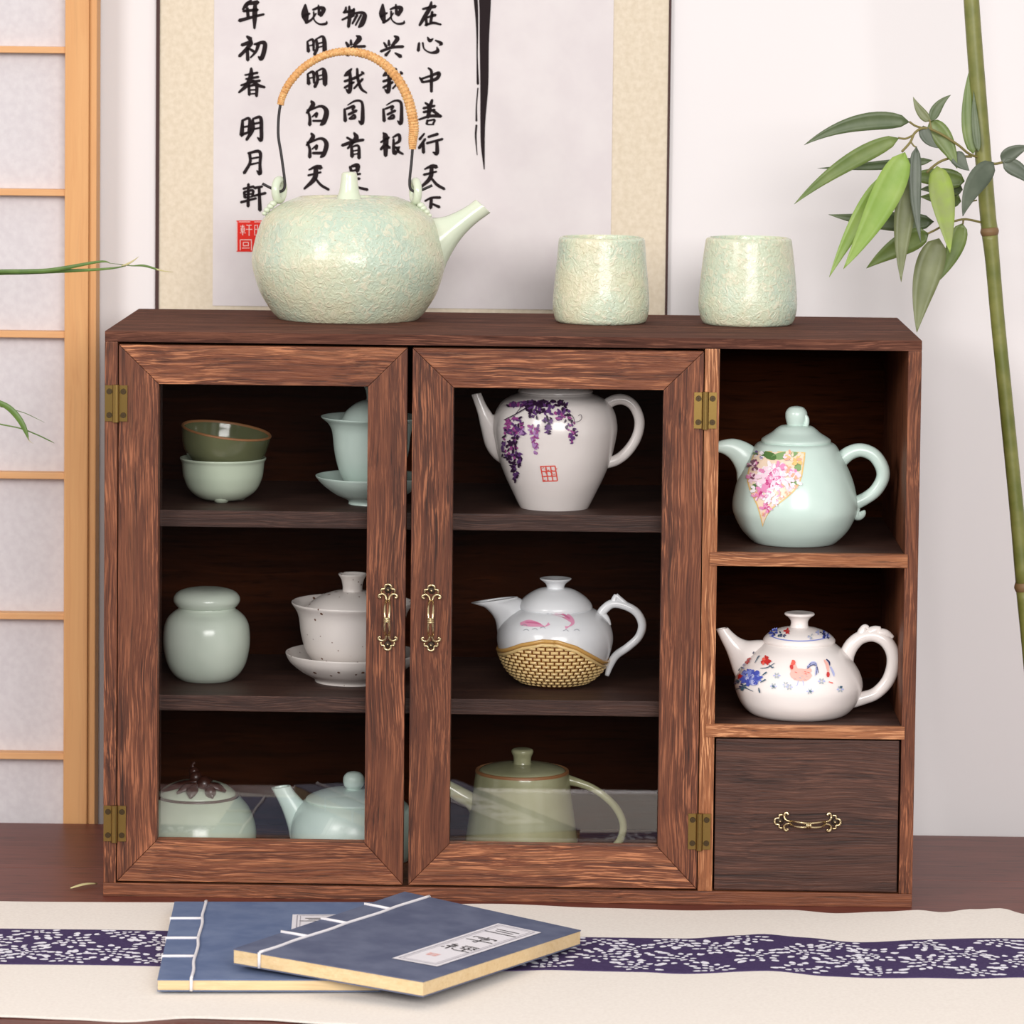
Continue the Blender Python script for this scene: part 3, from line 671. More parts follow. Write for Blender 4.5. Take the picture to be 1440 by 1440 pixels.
handle('handle', B, [(870, 385, 24), (898, 362, 25), (935, 328, 25), (988, 318, 24), (1036, 347, 23), (1062, 412, 23), (1050, 482, 23), (1010, 545, 24), (960, 585, 24), (905, 600, 25), (870, 602, 24)], c4, WHITE, t)
PLUM = [pbr('paint_plum', (52, 28, 58), .3), pbr('paint_purple', (98, 58, 118), .3), pbr('paint_magenta', (156, 72, 140), .3), pbr('paint_lilac', (176, 134, 186), .3), pbr('paint_red', (226, 84, 70), .4), pbr('paint_grey', (96, 84, 96), .4)]
it = []
def petals(x0, y0, x1, y1, w0, w1, n, cols, s0=9, s1=14):
    for k in range(n):
        u = random.random(); x = x0+(x1-x0)*u; y = y0+(y1-y0)*u; w_ = w0+(w1-w0)*u
        it.append(('poly', blob(x+random.uniform(-1, 1)*w_, y+random.uniform(-1, 1)*w_*.5, random.uniform(s0, s1)*(1-.3*u), random.uniform(.5, .8)*s0*(1-.2*u), random.uniform(0, 3.1), 7, .25), random.choice(cols), random.randint(0, 5)))
petals(490, 345, 590, 335, 14, 18, 34, [0, 1, 1, 2]); petals(580, 340, 730, 335, 22, 22, 60, [0, 0, 1, 0])
petals(600, 350, 605, 400, 34, 18, 30, [0, 0, 1]); petals(660, 350, 660, 472, 26, 8, 46, [0, 1, 1, 0]); petals(700, 365, 712, 408, 22, 10, 22, [2, 1, 2])
petals(735, 350, 762, 470, 14, 26, 34, [1, 2, 0]); petals(762, 460, 762, 515, 16, 6, 12, [1, 2])
petals(515, 410, 505, 470, 42, 36, 60, [2, 2, 1, 0]); petals(545, 440, 552, 480, 14, 10, 12, [1, 3]); petals(500, 480, 490, 570, 36, 34, 46, [2, 0, 0, 1])
petals(510, 560, 522, 625, 34, 20, 36, [0, 0, 1]); petals(515, 620, 520, 682, 18, 4, 16, [0, 1])
petals(595, 425, 600, 480, 24, 14, 24, [3, 3, 1, 2]); petals(598, 480, 608, 560, 12, 4, 18, [2, 3])
it += [('line', [(470, 410, 3), (520, 385, 4), (580, 350, 5), (640, 330, 4)], 0, 6), ('line', [(520, 385, 3), (555, 345, 3), (600, 330, 3)], 0, 6), ('line', [(770, 420, 2), (795, 415, 2.5), (806, 400, 2.5), (800, 386, 2), (790, 392, 2)], 5, 6), ('line', [(740, 370, 2), (770, 400, 3), (775, 430, 2)], 5, 6)]
decal('painted_wisteria', B, it, c4, PLUM, t)
it = []
for a in ((625, 614, 690, 612), (629, 636, 694, 634), (632, 658, 697, 656), (636, 679, 700, 677)): it.append(('line', [(a[0], a[1], 5), (a[2], a[3], 5)], 4, 0))
for a in ((627, 612, 639, 679), (649, 612, 660, 678), (670, 612, 681, 678), (690, 611, 701, 677)): it.append(('line', [(a[0], a[1], 5), (a[2], a[3], 5)], 4, 1))
for _ in range(16): x, y = random.uniform(634, 694), random.uniform(618, 674); it.append(('line', [(x, y, 3), (x+random.uniform(-12, 12), y+random.uniform(-6, 6), 3)], 4, 2))
decal('painted_seal', B, it, c4, PLUM, t)

# ---- ginger jar
B, t = vessel('tea_jar', 'rounded celadon tea jar with domed lid, middle left shelf', 'jar', 290.5, 900, yfront(290.5, 961, ZB, 34), ZB)
revolve('body', B, [(0, 957), (32, 957), (36, 955.5), (47, 947), (56, 932), (61, 910), (61.5, 893), (59.5, 878), (54, 867), (45, 859), (41, 856), (39, 850), (36, 850)], CELADON, t, outer=True)
revolve('lid', B, [(40, 853.5), (43, 851.5), (47, 845), (46, 838), (40, 832), (28, 828), (12, 826.5), (0, 826.3)], CELADON, t, base=False)

# ---- fish and basket teapot
c5 = crop(560, 760, 3.13)
B, t = vessel('teapot', 'white porcelain teapot with moulded woven basket base and pink fish', 'teapot', 780.4, 900, yfront(780.4, 968.5, ZB, 36), ZB)
revolve('body', B, [(0, 964), (33, 964), (36, 963), (40, 960.5), (52, 955), (67, 941), (77, 922), (82, 903), (81.5, 888), (77, 876), (69, 866), (60, 859), (53, 855.5), (50, 856)], WHITE2, t, outer=True, seg=72)
ld = revolve('lid', B, [(50, 857), (52.5, 854.5), (51.5, 849), (44, 840), (32, 832), (20, 827.5), (0, 826)], WHITE2, t, base=False)
revolve('knob', B, [(13.5, 829), (12.5, 825), (15, 820), (21.5, 815), (22, 813.2), (17, 813), (0, 815)], WHITE2, ld, base=False)
spout('spout', B, [(470, 560, 640, 360, 90), (440, 470, 620, 310, 85), (436, 410, 590, 290, 78), (424, 345, 560, 270, 66), (385, 298, 540, 256, 54), (348, 284, 530, 252, 47), (320, 275, 524, 247, 44)], c5, WHITE2, t, .86)
handle('handle', B, [(880, 345, 22), (905, 305, 21), (945, 278, 20), (1000, 288, 19), (1050, 318, 19), (1074, 370, 19), (1058, 425, 18), (1010, 470, 18), (960, 505, 18), (935, 545, 16), (918, 595, 10)], c5, WHITE2, t,
       extra=[[(945, 285, 18), (952, 258, 14), (958, 238, 8)], [(958, 240, 10), (980, 262, 12), (1005, 285, 14)], [(892, 320, 20), (915, 350, 18), (932, 374, 7)]])
def zrow(Y_): return PY(*c5(690, Y_), B.Y).z
bpts = [(-1.02, 482), (-.82, 462), (-.55, 428), (-.2, 405), (.05, 407), (.35, 432), (.62, 474), (.88, 515), (1.02, 528)]
def border(th):
    x = math.sin(th)
    for (a, ya), (b, yb_) in zip(bpts, bpts[1:]):
        if a <= x <= b: return zrow(ya+(yb_-ya)*(x-a)/(b-a))
    return zrow(500)
def onS(th, z, e): r = B.rad(z)+e; return V((B.x+r*math.sin(th), B.Y-r*math.cos(th), z))
nT = 120; nZ = 12; zlo = zrow(634); m = MB(); v = []
for i in range(nT):
    th = 2*math.pi*i/nT; zt = border(th)
    for j in range(nZ+1): v.append(onS(th, zlo+(zt-zlo)*j/nZ, .0004))
m.add(v, [[i*(nZ+1)+j, ((i+1) % nT)*(nZ+1)+j, ((i+1) % nT)*(nZ+1)+j+1, i*(nZ+1)+j+1] for i in range(nT) for j in range(nZ)], 0)
row = 0; Yr = 425
while Yr < 632:
    z = zrow(Yr); nc = 40
    for k in range(nc):
        th = 2*math.pi*(k+(.5 if row % 2 else 0))/nc
        if z > border(th)-.0026: continue
        w_ = 2*math.pi/nc*.40; h = .00092; gv = []
        for a in range(6):
            for b in range(4):
                u, q = a/5*2-1, b/3*2-1; e = .0004+.0015*(1-u*u)*(1-q*q)
                gv.append(onS(th+u*w_, z+q*h, e))
        m.add(gv, [[a*4+b, (a+1)*4+b, (a+1)*4+b+1, a*4+b+1] for a in range(5) for b in range(3)], 1)
    Yr += 16.2; row += 1
for off, r in ((.0, .00125), (.0024, .0011)):
    pts = []
    for i in range(nT+1):
        th = 2*math.pi*i/nT; p = onS(th, border(th)-off, .0006); pts.append((p.x, p.y, p.z, r))
    tube(m, pts, 7, 2 if off == 0 else 1, sub=False)
wv = m.build('basket_weave', [pbr('weave_recess', (112, 62, 16), .25, coat=.3), pbr('weave_strand', (236, 204, 142), .2, coat=.3), pbr('weave_rope', (212, 164, 92), .2, coat=.3)], t)
wv['kind'] = 'stuff'
FISH = [pbr('paint_pink', (232, 160, 190), .3), pbr('paint_rose', (218, 120, 160), .3), pbr('paint_soft_grey', (160, 162, 172), .3)]
it = [('line', [(538, 368, 12), (575, 364, 30), (615, 370, 20), (645, 378, 4), (665, 366, 14)], 0, 0), ('line', [(560, 360, 4), (600, 362, 8), (630, 370, 4)], 1, 1), ('line', [(676, 322, 8), (715, 326, 20), (750, 340, 26), (768, 362, 16), (752, 378, 5), (735, 384, 14)], 0, 0), ('line', [(690, 322, 4), (725, 326, 8), (755, 345, 8)], 1, 1)]
for x, y in ((545, 375), (552, 396), (590, 392), (625, 386), (725, 398), (773, 396), (655, 324)): it.append(('line', [(x, y, 2.5), (x+14, y-5, 2.5), (x+24, y+2, 2)], 2, 1))
decal('painted_fish', B, it, c5, FISH, t)

# ---- bottom shelf: caddy, ball-knob teapot, olive teapot
c3 = crop(140, 1000, 3)
B, t = vessel('tea_caddy', 'celadon tea caddy with brown leaf and gourd knob, bottom left', 'caddy', 277, 1170, .085, ZC)
zb_row = 1238
revolve('body', B, [(0, 1240), (46, 1240), (52, 1238), (68, 1222), (80, 1200), (84.5, 1175), (82, 1155), (74, 1136), (63, 1123), (58, 1119), (55, 1119)], CELGRN, t, outer=True)
revolve('rim', B, [(54, 1120), (56, 1116.5), (59, 1117), (59.5, 1119.5), (57, 1121)], BROWNCLAY, t, base=False)
ld = revolve('lid', B, [(55, 1119), (54, 1114), (44, 1106), (28, 1100), (10, 1097), (0, 1097)], CELGRN, t, base=False)
B.outer = B.outer+B.prof([(55, 1119), (54, 1114), (44, 1106), (28, 1100), (10, 1097), (0, 1097)], 5, False)
m = MB()
def cad(X, Y_, dy=0): p = PY(*c3(X, Y_), B.Y+dy); return p
k3 = 1/3/ppm(B.Y)
def brownleaf(x0, y0, x1, y1, w_, d0, d1):
    a = B.hit(*c3(x0, y0), .0012)+V((0, 0, .0022)); b = B.hit(*c3(x1, y1), .0012)+V((0, 0, .0008)); n = 8; vv = []; ax = (b-a); sd = ax.cross(V((0, -.5, 1))).normalized(); up = sd.cross(ax).normalized()
    if up.z < 0: up = -up
    for i in range(n+1):
        u = i/n; ww = w_*k3*math.sin(math.pi*min(u*.92+.06, 1))**.8; c = a+ax*u+up*(.0016*math.sin(math.pi*u))
        for q in (-1, -.5, 0, .5, 1): vv.append(c+sd*ww*q+up*(.0012*(1-abs(q))-.0004))
    for i in range(n+1):
        u = i/n; ww = w_*k3*math.sin(math.pi*min(u*.92+.06, 1))**.8; c = a+ax*u+up*(.0016*math.sin(math.pi*u))
        for q in (-1, -.5, 0, .5, 1): vv.append(c+sd*ww*q+up*(-.0010))
    nn = (n+1)*5; ff = []
    for i in range(n):
        for j in range(4):
            q = [i*5+j, i*5+j+1, (i+1)*5+j+1, (i+1)*5+j]; ff += [q, [x+nn for x in q][::-1]]
        for j in (0, 4): ff.append([i*5+j, (i+1)*5+j, (i+1)*5+j+nn, i*5+j+nn])
    m.add(vv, ff)
brownleaf(415, 308, 268, 345, 22, -.002, -.004); brownleaf(410, 318, 330, 352, 20, -.006, -.016); brownleaf(400, 325, 385, 372, 26, -.008, -.019); brownleaf(455, 320, 528, 345, 22, -.002, -.006); brownleaf(450, 325, 475, 372, 22, -.007, -.018); brownleaf(430, 310, 470, 300, 16, .004, .016)
for X, Y_, r, d in ((440, 308, 34, -.012), (405, 280, 28, -.006), (398, 256, 21, -.004), (468, 342, 25, -.02)):
    ball(m, cad(X, Y_, d), r*k3, r*k3, r*k3*1.02)
tube(m, [(*cad(398, 250), .0016), (*cad(392, 228), .0012), (*cad(402, 215), .001)], 8)
tube(m, [(*cad(405, 275, -.005), 20*k3), (*cad(425, 315, -.008), 26*k3), (*cad(430, 345, -.008), 24*k3)], 10)
m.build('leaf_gourd_knob', BROWNCLAY, ld)

B, t = vessel('teapot', 'round pale celadon teapot with ball knob, bottom shelf', 'teapot', 497, 1160, .085, ZC)
revolve('body', B, [(0, 1240), (50, 1240), (58, 1236), (75, 1217), (86, 1193), (89.5, 1170), (87, 1150), (79, 1134), (70, 1126), (66, 1124.5)], CELADON2, t, outer=True)
ld = revolve('lid', B, [(66, 1126), (68, 1124), (66, 1121), (52, 1115), (34, 1111), (14, 1109.5), (0, 1109)], CELADON2, t, base=False)
revolve('knob', B, [(12, 1111), (10.5, 1109.5), (11, 1108), (14, 1104), (15.2, 1098), (14, 1091.5), (9, 1086.5), (0, 1084.5)], CELADON2, ld, base=False, per=6)
spout('spout', B, [(870, 640, 960, 400, 80), (812, 560, 900, 385, 62), (795, 490, 862, 378, 48), (772, 420, 840, 358, 40), (748, 368, 820, 336, 36), (724, 324, 806, 314, 34)], c3, CELADON2, t, .74)
handle('handle', B, [(1320, 420, 20), (1365, 400, 20), (1400, 440, 20), (1405, 500, 20), (1385, 560, 20), (1345, 590, 20), (1310, 590, 20)], c3, CELADON2, t)

c6 = crop(560, 1000, 3.13)
B, t = vessel('teapot', 'olive green straight-sided teapot with brown rim, bottom right behind glass', 'teapot', 733.5, 1160, .09, ZC)
revolve('body', B, [(0, 1240), (80, 1240), (85, 1237), (86, 1230), (84, 1205), (80, 1180), (75.5, 1150), (71, 1120), (67.5, 1092), (66, 1084), (64, 1082.5), (62, 1084), (61, 1087)], OLIVE, t, outer=True, seg=72)
revolve('rim', B, [(61.5, 1085), (63, 1081.8), (66, 1082.2), (66.8, 1085.5)], RIMBROWN, t, base=False)
ld = revolve('lid', B, [(61.5, 1087), (60.5, 1082), (50, 1078), (30, 1074.5), (14, 1073.5), (0, 1073)], OLIVE, t, base=False)
revolve('knob', B, [(13.5, 1075), (12.5, 1070), (13, 1064), (15.5, 1058), (15, 1054.5), (11, 1052.5), (0, 1052)], OLIVE, ld, base=False)
m = MB(); p = PY(*c6(602, 258), B.Y-.012); ball(m, p, .0018, .0018, .0008); m.build('steam_hole', BRONZED, ld)
spout('spout', B, [(400, 540, 410, 350, 60), (330, 470, 335, 358, 48), (296, 420, 318, 352, 38), (250, 395, 275, 330, 32), (195, 350, 222, 302, 27), (140, 300, 178, 262, 24)], c6, OLIVE, t)
handle('handle', B, [(715, 290, 22), (748, 303, 23), (800, 318, 19), (860, 342, 17), (920, 385, 17), (965, 435, 17), (990, 495, 17), (984, 550, 17), (955, 595, 17), (900, 632, 18), (820, 655, 20), (790, 660, 20)], c6, OLIVE, t)

# ---- peony teapot
c7 = crop(960, 420, 4)
B, t = vessel('teapot', 'pear shaped celadon teapot with peony panel, upper right cubby', 'teapot', 1118, 700, yfront(1118, 769.5, Z1, 50), Z1)
revolve('body', B, [(0, 766), (46, 766), (50, 765), (59, 761), (75, 745), (86, 724), (88.5, 710), (86, 692), (80.5, 672), (71.5, 652), (63, 636), (57, 626), (52, 622.5), (48, 622)], CELADON2, t, outer=True, seg=72)
ld = revolve('lid', B, [(47, 624), (49, 621.5), (48.5, 617.5), (42, 613), (34, 608), (27, 602), (20, 598.5), (0, 596)], CELADON2, t, base=False)
kb = revolve('knob', B, [(13, 601), (12.5, 598), (14.3, 592), (15.5, 585), (14.6, 578.5), (10, 573), (4, 571.3), (0, 571)], CELADON2, ld, base=False)
m = MB(); q = [PY(*c7(*p), B.Y-.003) for p in ((680, 650), (697, 675), (692, 712), (672, 725))]
tube(m, [(*a, r) for a, r in zip(q, (.0012, .0016, .0018, .001))], 8); m.build('knob_tail', CELADON2, ld)
spout('spout', B, [(345, 1120, 470, 880, 85), (308, 1040, 420, 850, 66), (300, 965, 392, 826, 50), (268, 905, 340, 800, 42), (225, 872, 278, 787, 36), (175, 862, 205, 800, 31), (150, 872, 168, 815, 28)], c7, CELADON2, t)
handle('handle', B, [(845, 955, 44), (885, 912, 44), (940, 868, 41), (1005, 852, 39), (1075, 880, 39), (1120, 945, 39), (1125, 1010, 38), (1085, 1080, 37), (1025, 1125, 36), (970, 1150, 38), (945, 1155, 36)], c7, CELADON2, t,
       extra=[[(960, 1155, 36), (965, 1195, 36), (985, 1215, 34), (1005, 1205, 28), (1003, 1195, 20)]])
PE = [pbr('enamel_gold', (226, 190, 120), .3), pbr('enamel_yellow', (236, 214, 190), .3), pbr('enamel_green', (130, 162, 106), .3), pbr('enamel_dgreen', (82, 118, 66), .3), pbr('enamel_pink', (224, 142, 184), .3), pbr('enamel_deep', (196, 66, 132), .3), pbr('enamel_pale', (240, 212, 226), .3), pbr('enamel_violet', (104, 90, 150), .3), pbr('enamel_plum', (120, 72, 96), .3), pbr('enamel_white', (238, 234, 238), .3), pbr('enamel_peach', (236, 170, 140), .3)]
pan = [(415, 855), (480, 858), (560, 860), (640, 862), (690, 865), (686, 910), (680, 950), (672, 1000), (656, 1045), (630, 1082), (600, 1110), (560, 1142), (520, 1170), (490, 1200), (470, 1232), (458, 1262), (450, 1285), (442, 1250), (432, 1210), (418, 1165), (398, 1120), (375, 1072), (364, 1030), (366, 985), (378, 930), (395, 885)]
g0 = (520, 990)
inner = [(g0[0]+(x-g0[0])*.95, g0[1]+(y-g0[1])*.955) for x, y in pan]
it = [('poly', pan, 0, 0, 6), ('poly', inner, 1, 1, 6)]
def flower(x, y, r, cols, n, s):
    for k in range(n):
        a = random.uniform(0, 6.28); q = r*math.sqrt(random.random()); it.append(('poly', blob(x+q*math.cos(a), y+q*math.sin(a)*.85, s*random.uniform(.7, 1.2), s*random.uniform(.45, .75), a, 8, .2), random.choice(cols), random.randint(2, 7)))
for x, y, rx, ry, ro, c in ((560, 885, 62, 22, -.15, 2), (495, 885, 40, 22, .4, 3), (610, 880, 40, 16, -.3, 2), (410, 1058, 26, 18, -.3, 3), (440, 1050, 22, 12, .3, 2), (622, 1040, 26, 24, .2, 2), (648, 950, 20, 22, 0, 2), (600, 925, 40, 9, -.5, 1), (640, 905, 40, 8, -.9, 0)): it.append(('poly', blob(x, y, rx, ry, ro, 10, .1), c, 2, 2))
flower(430, 880, 26, [7, 7, 9, 3], 16, 11); flower(405, 940, 34, [8, 6, 4, 8], 26, 11); flower(395, 1010, 28, [6, 4, 8, 6], 22, 11)
flower(620, 900, 50, [1, 0, 10, 6], 16, 16); flower(600, 1020, 60, [6, 9, 10, 6], 40, 15); flower(450, 1080, 60, [6, 9, 4], 36, 14); flower(520, 1000, 92, [6, 6, 4, 9], 70, 22); flower(505, 1010, 52, [4, 5, 4, 6], 34, 15); flower(490, 1035, 30, [5, 5, 4], 18, 12); flower(520, 960, 40, [6, 9], 14, 14); flower(555, 975, 30, [6, 4, 9], 12, 13)
flower(630, 985, 30, [6, 10, 4], 16, 11); flower(590, 960, 24, [10, 6], 10, 11); flower(430, 1110, 30, [4, 5, 10, 6], 20, 11); flower(495, 1120, 38, [9, 9, 6], 24, 14); flower(545, 1105, 26, [4, 10, 6], 14, 10); flower(470, 1175, 30, [4, 5, 6, 4], 20, 10); flower(520, 1150, 22, [4, 6], 10, 9); flower(458, 1215, 10, [4, 10], 6, 6); flower(590, 1085, 20, [10, 1, 6], 9, 9)
decal('peony_panel', B, it, c7, PE, t)

# ---- rooster teapot
c8 = crop(960, 760, 4)
B, t = vessel('teapot', 'squat white porcelain teapot painted with roosters and blue flowers, lower right cubby', 'teapot', 1123, 950, yfront(1123, 1013.7, Z2, 56), Z2)
revolve('body', B, [(0, 1009), (52, 1009), (56, 1008), (61, 1005), (72, 999), (83, 986), (90, 968), (90.5, 957), (87, 945), (78, 930), (66, 916), (56, 908), (51, 904), (48, 902)], WHITE, t, outer=True, seg=72)
lp = [(49, 905), (51, 902), (50.5, 898), (46, 893), (38, 888), (27, 884), (14, 881.5), (0, 881)]
ld = revolve('lid', B, lp, WHITE, t, base=False)
revolve('knob', B, [(15, 884), (12.5, 879), (12.5, 873), (16, 868), (21, 864.5), (20.5, 861.8), (15, 861), (0, 861.5)], WHITE, ld, base=False)
spout('spout', B, [(325, 830, 480, 560, 90), (286, 745, 420, 560, 70), (266, 682, 362, 562, 54), (244, 620, 318, 545, 43), (215, 560, 285, 520, 36), (188, 500, 255, 490, 31)], c8, WHITE, t, .7)
handle('handle', B, [(915, 690, 46), (925, 640, 44), (955, 585, 42), (1005, 545, 38), (1075, 535, 36), (1140, 565, 38), (1180, 630, 39), (1182, 710, 38), (1150, 795, 37), (1085, 860, 36), (1010, 888, 38), (950, 905, 40)], c8, WHITE, t,
       extra=[[(1000, 545, 30), (1012, 510, 26), (1025, 488, 18), (1045, 492, 12)], [(1045, 520, 30), (1080, 505, 26), (1115, 500, 18)], [(1100, 520, 30), (1145, 525, 24), (1185, 545, 9)]])
RO = [pbr('cobalt', (72, 86, 178), .3), pbr('cobalt_light', (120, 136, 206), .3), pbr('iron_red', (196, 52, 50), .3), pbr('salmon', (240, 178, 166), .3), pbr('teal', (62, 92, 112), .3), pbr('dark_blue', (52, 58, 104), .3), pbr('grey_green', (170, 178, 184), .3), pbr('coral', (230, 98, 84), .3), pbr('pale_blue', (176, 182, 222), .3)]
it = []
def fl2(x, y, r, cols, n, s):
    for k in range(n):
        a = random.uniform(0, 6.28); q = r*math.sqrt(random.random()); it.append(('poly', blob(x+q*math.cos(a), y+q*math.sin(a)*.9, s*random.uniform(.7, 1.2), s*random.uniform(.45, .75), a, 7, .2), random.choice(cols), random.randint(1, 5)))
fl2(385, 770, 48, [0, 0, 1, 8], 40, 17); fl2(375, 740, 24, [0, 1], 12, 13); fl2(425, 775, 20, [0, 1], 10, 12)
fl2(366, 672, 18, [2], 10, 11); fl2(470, 675, 24, [2, 2, 7], 14, 13); fl2(322, 768, 12, [2], 7, 9); fl2(395, 632, 12, [5, 5], 7, 7)
fl2(330, 710, 22, [5, 4, 8], 14, 9); fl2(312, 800, 16, [4, 5], 10, 8); fl2(345, 825, 22, [4, 5], 10, 9)
for a in ([(330, 700, 4), (370, 650, 5), (400, 620, 4)], [(440, 720, 3), (480, 715, 5), (520, 690, 3)], [(300, 840, 4), (350, 830, 5), (400, 850, 3)], [(410, 690, 3), (430, 655, 6), (440, 650, 2)], [(430, 830, 5), (437, 858, 7), (430, 840, 4)], [(490, 700, 3), (505, 715, 7), (515, 712, 3)], [(450, 760, 3), (470, 745, 8), (475, 740, 3)], [(440, 800, 3), (465, 785, 8), (470, 782, 2)]): it.append(('line', a, 4, 4))
it += [('poly', blob(665, 755, 62, 36, .1, 12, .06), 3, 1, 2), ('poly', blob(625, 720, 22, 36, -.25, 10, .1), 3, 1), ('poly', blob(622, 688, 12, 17, 0, 9, .2), 7, 3), ('poly', blob(614, 712, 10, 14, 0, 8, .2), 2, 4), ('poly', blob(700, 735, 26, 14, -.4, 9, .1), 3, 2)]
for k in range(4): it.append(('line', [(700, 722-4*k, 5), (725, 700-5*k, 7), (750, 705-3*k, 7), (762-6*k, 745+6*k, 3)], 5 if k % 2 == 0 else 8, 3))
for k in range(10): x, y = random.uniform(620, 705), random.uniform(735, 780); it.append(('line', [(x, y, 3), (x+12, y+4, 3)], 7 if k % 3 == 0 else 6, 4))
it += [('line', [(650, 788, 4), (645, 812, 4), (635, 820, 3)], 8, 2), ('line', [(675, 788, 4), (680, 812, 4), (672, 820, 3)], 8, 2)]
it += [('line', [(795, 672, 8), (812, 700, 16), (818, 740, 10)], 3, 1), ('line', [(806, 668, 6), (822, 685, 9), (826, 705, 3)], 5, 2), ('poly', blob(816, 755, 9, 16, 0, 8, .2), 2, 3), ('line', [(830, 710, 8), (846, 745, 12), (850, 765, 4)], 8, 1), ('line', [(820, 795, 4), (843, 803, 7)], 7, 2)]
for x, y in ((580, 812), (600, 825), (780, 792), (885, 838), (512, 820), (715, 848), (530, 760)):
    for k in range(6): a = k*1.05; it.append(('poly', blob(x+13*math.cos(a), y+11*math.sin(a), 8, 5, a, 6, .2), 6 if k % 3 else 8, 1))
for x, y in ((512, 822), (716, 848), (888, 826)): it.append(('poly', blob(x, y, 9, 7, .3, 6, .3), 4, 3))
decal('painted_roosters', B, it, c8, RO, t)
Bl = Body(1123, B.Y, Z2); Bl.x = B.x; Bl.outer = Bl.prof(lp, 5, False)
it = []
fl2(515, 518, 22, [0, 0, 5], 14, 9); fl2(592, 512, 16, [2], 9, 8); fl2(560, 530, 18, [5, 4], 8, 7); fl2(800, 530, 24, [0, 5, 8], 14, 9); fl2(765, 518, 14, [5, 8], 6, 7); fl2(718, 540, 14, [6, 8], 6, 7)
it.append(('line', [(492, 536, 5), (550, 556, 5), (650, 566, 5), (750, 560, 5), (828, 542, 5)], 1, 1))
decal('painted_lid_flowers', Bl, it, c8, RO, ld)

# ================================================================== RUNNER
rn = thing('table_runner', 'cream linen table runner with a navy printed floral band', 'runner', (.25, -.15, 0))
def interp(tab, x):
    if x <= tab[0][0]: return tab[0][1]
    for (a, ya), (b, yb_) in zip(tab, tab[1:]):
        if x <= b:
            t_ = (x-a)/(b-a); t_ = t_*t_*(3-2*t_); return ya+(yb_-ya)*t_
    return tab[-1][1]
def edge(rows_): return [(PZ(x, y, .002).x, PZ(x, y, .002).y) for x, y in rows_]
E_b = edge([(0, 1266), (145, 1268), (300, 1269.5), (560, 1271), (700, 1271), (840, 1276), (960, 1279), (1030, 1279), (1110, 1281), (1170, 1285), (1240, 1282), (1290, 1281), (1325, 1285), (1370, 1280), (1410, 1277), (1440, 1284)])
E_t = edge([(0, 1306), (100, 1308), (230, 1310), (500, 1314), (820, 1318), (960, 1320), (1040, 1317), (1070, 1316), (1130, 1321), (1200, 1326), (1300, 1324), (1440, 1320)])
E_o = edge([(0, 1356), (225, 1358), (500, 1362), (700, 1365), (780, 1363), (900, 1366), (960, 1369), (1080, 1367), (1160, 1373), (1280, 1376), (1350, 1378), (1440, 1374)])
E_f = edge([(0, 1427), (100, 1430), (170, 1433), (270, 1428), (360, 1431), (470, 1438), (600, 1447), (900, 1450), (1440, 1453)])
E_b = [(x, min(y, -.0035)) for x, y in E_b]
def lift(x, u):  # gentle cloth undulation, more to the right
    a = max(0, min(1, (x-.3)/.25))
    return .0014+.0006*(1+math.sin(x*31+u*3))*.5+a*.0016*(1+math.sin(x*62+.6+u*2.2))*.5
def strip(name, mat, ea, eb, u0, u1, nz, dz, top_only=False, thick=.0012):
    nx = 420; v = []; f = []
    for i in range(nx+1):
        x = -.55+1.65*i/nx; a, b = interp(ea, x), interp(eb, x)
        for j in range(nz+1):
            q = j/nz; v.append(V((x, a+(b-a)*q, lift(x, u0+(u1-u0)*q)+dz)))
    n = len(v); f = [[i*(nz+1)+j, i*(nz+1)+j+1, (i+1)*(nz+1)+j+1, (i+1)*(nz+1)+j] for i in range(nx) for j in range(nz)]
    v += [p-V((0, 0, thick)) for p in v]
    f += [[q+n for q in ff][::-1] for ff in f]
    for i in range(nx):
        for j in (0, nz): f.append([i*(nz+1)+j, (i+1)*(nz+1)+j, (i+1)*(nz+1)+j+n, i*(nz+1)+j+n])
    return mk(name, v, f, mat, rn, 'angle')
strip('cloth', CREAM, E_b, E_f, 0, 1, 14, 0)
strip('navy_band', NAVY, E_t, E_o, .28, .62, 6, .0006, thick=.0007)
m = MB(); rnd = random.Random(3)
def onband(x, v_):
    a, b = interp(E_t, x), interp(E_o, x); q = (v_-a)/(b-a)
    if not .012 < q < .988: return None
    return V((x, v_, lift(x, .28+.34*q)+.00075))
def petal(x, y, l, w_, ang):
    pts = []
    for k in range(8):
        a = 2*math.pi*k/8; px_ = l*math.cos(a); py_ = w_*math.sin(a)*(1-.35*math.cos(a))
        p = onband(x+px_*math.cos(ang)-py_*math.sin(ang), y+px_*math.sin(ang)+py_*math.cos(ang))
        if p is None: return
        pts.append(p)
    m.add(pts, [list(range(8))])
x = -.54; col = 0
while x < 1.09:
    a, b = interp(E_t, x), interp(E_o, x)
    offs = (.12, .62) if col % 2 == 0 else (.36, .9)
    for o_ in offs:
        fx = x+rnd.uniform(-.006, .006); fy = a+(b-a)*(o_+rnd.uniform(-.06, .06)); A0 = rnd.uniform(0, 6.28)
        for ringr, n_, l in ((.0024, 4, .0013), (.0062, 7, .0016), (.0104, 10, .0019), (.0142, 11, .0022)):
            for k in range(n_):
                if rnd.random() < .14 or (ringr > .012 and rnd.random() < .35): continue
                an = A0+2*math.pi*k/n_+rnd.uniform(-.1, .1); petal(fx+ringr*math.cos(an), fy+ringr*math.sin(an)*1.25, l*1.25, l*.9, an)
        an = A0+1; petal(fx+.0185*math.cos(an), fy+.0185*math.sin(an), .0042, .0022, an)
        for k in range(3): petal(fx+rnd.uniform(-.018, .018), fy+rnd.uniform(-.018, .018), .002, .0011, rnd.uniform(0, 3))
    x += .0235; col += 1
pf = m.build('printed_flowers', BATIK, rn, False); pf['kind'] = 'stuff'

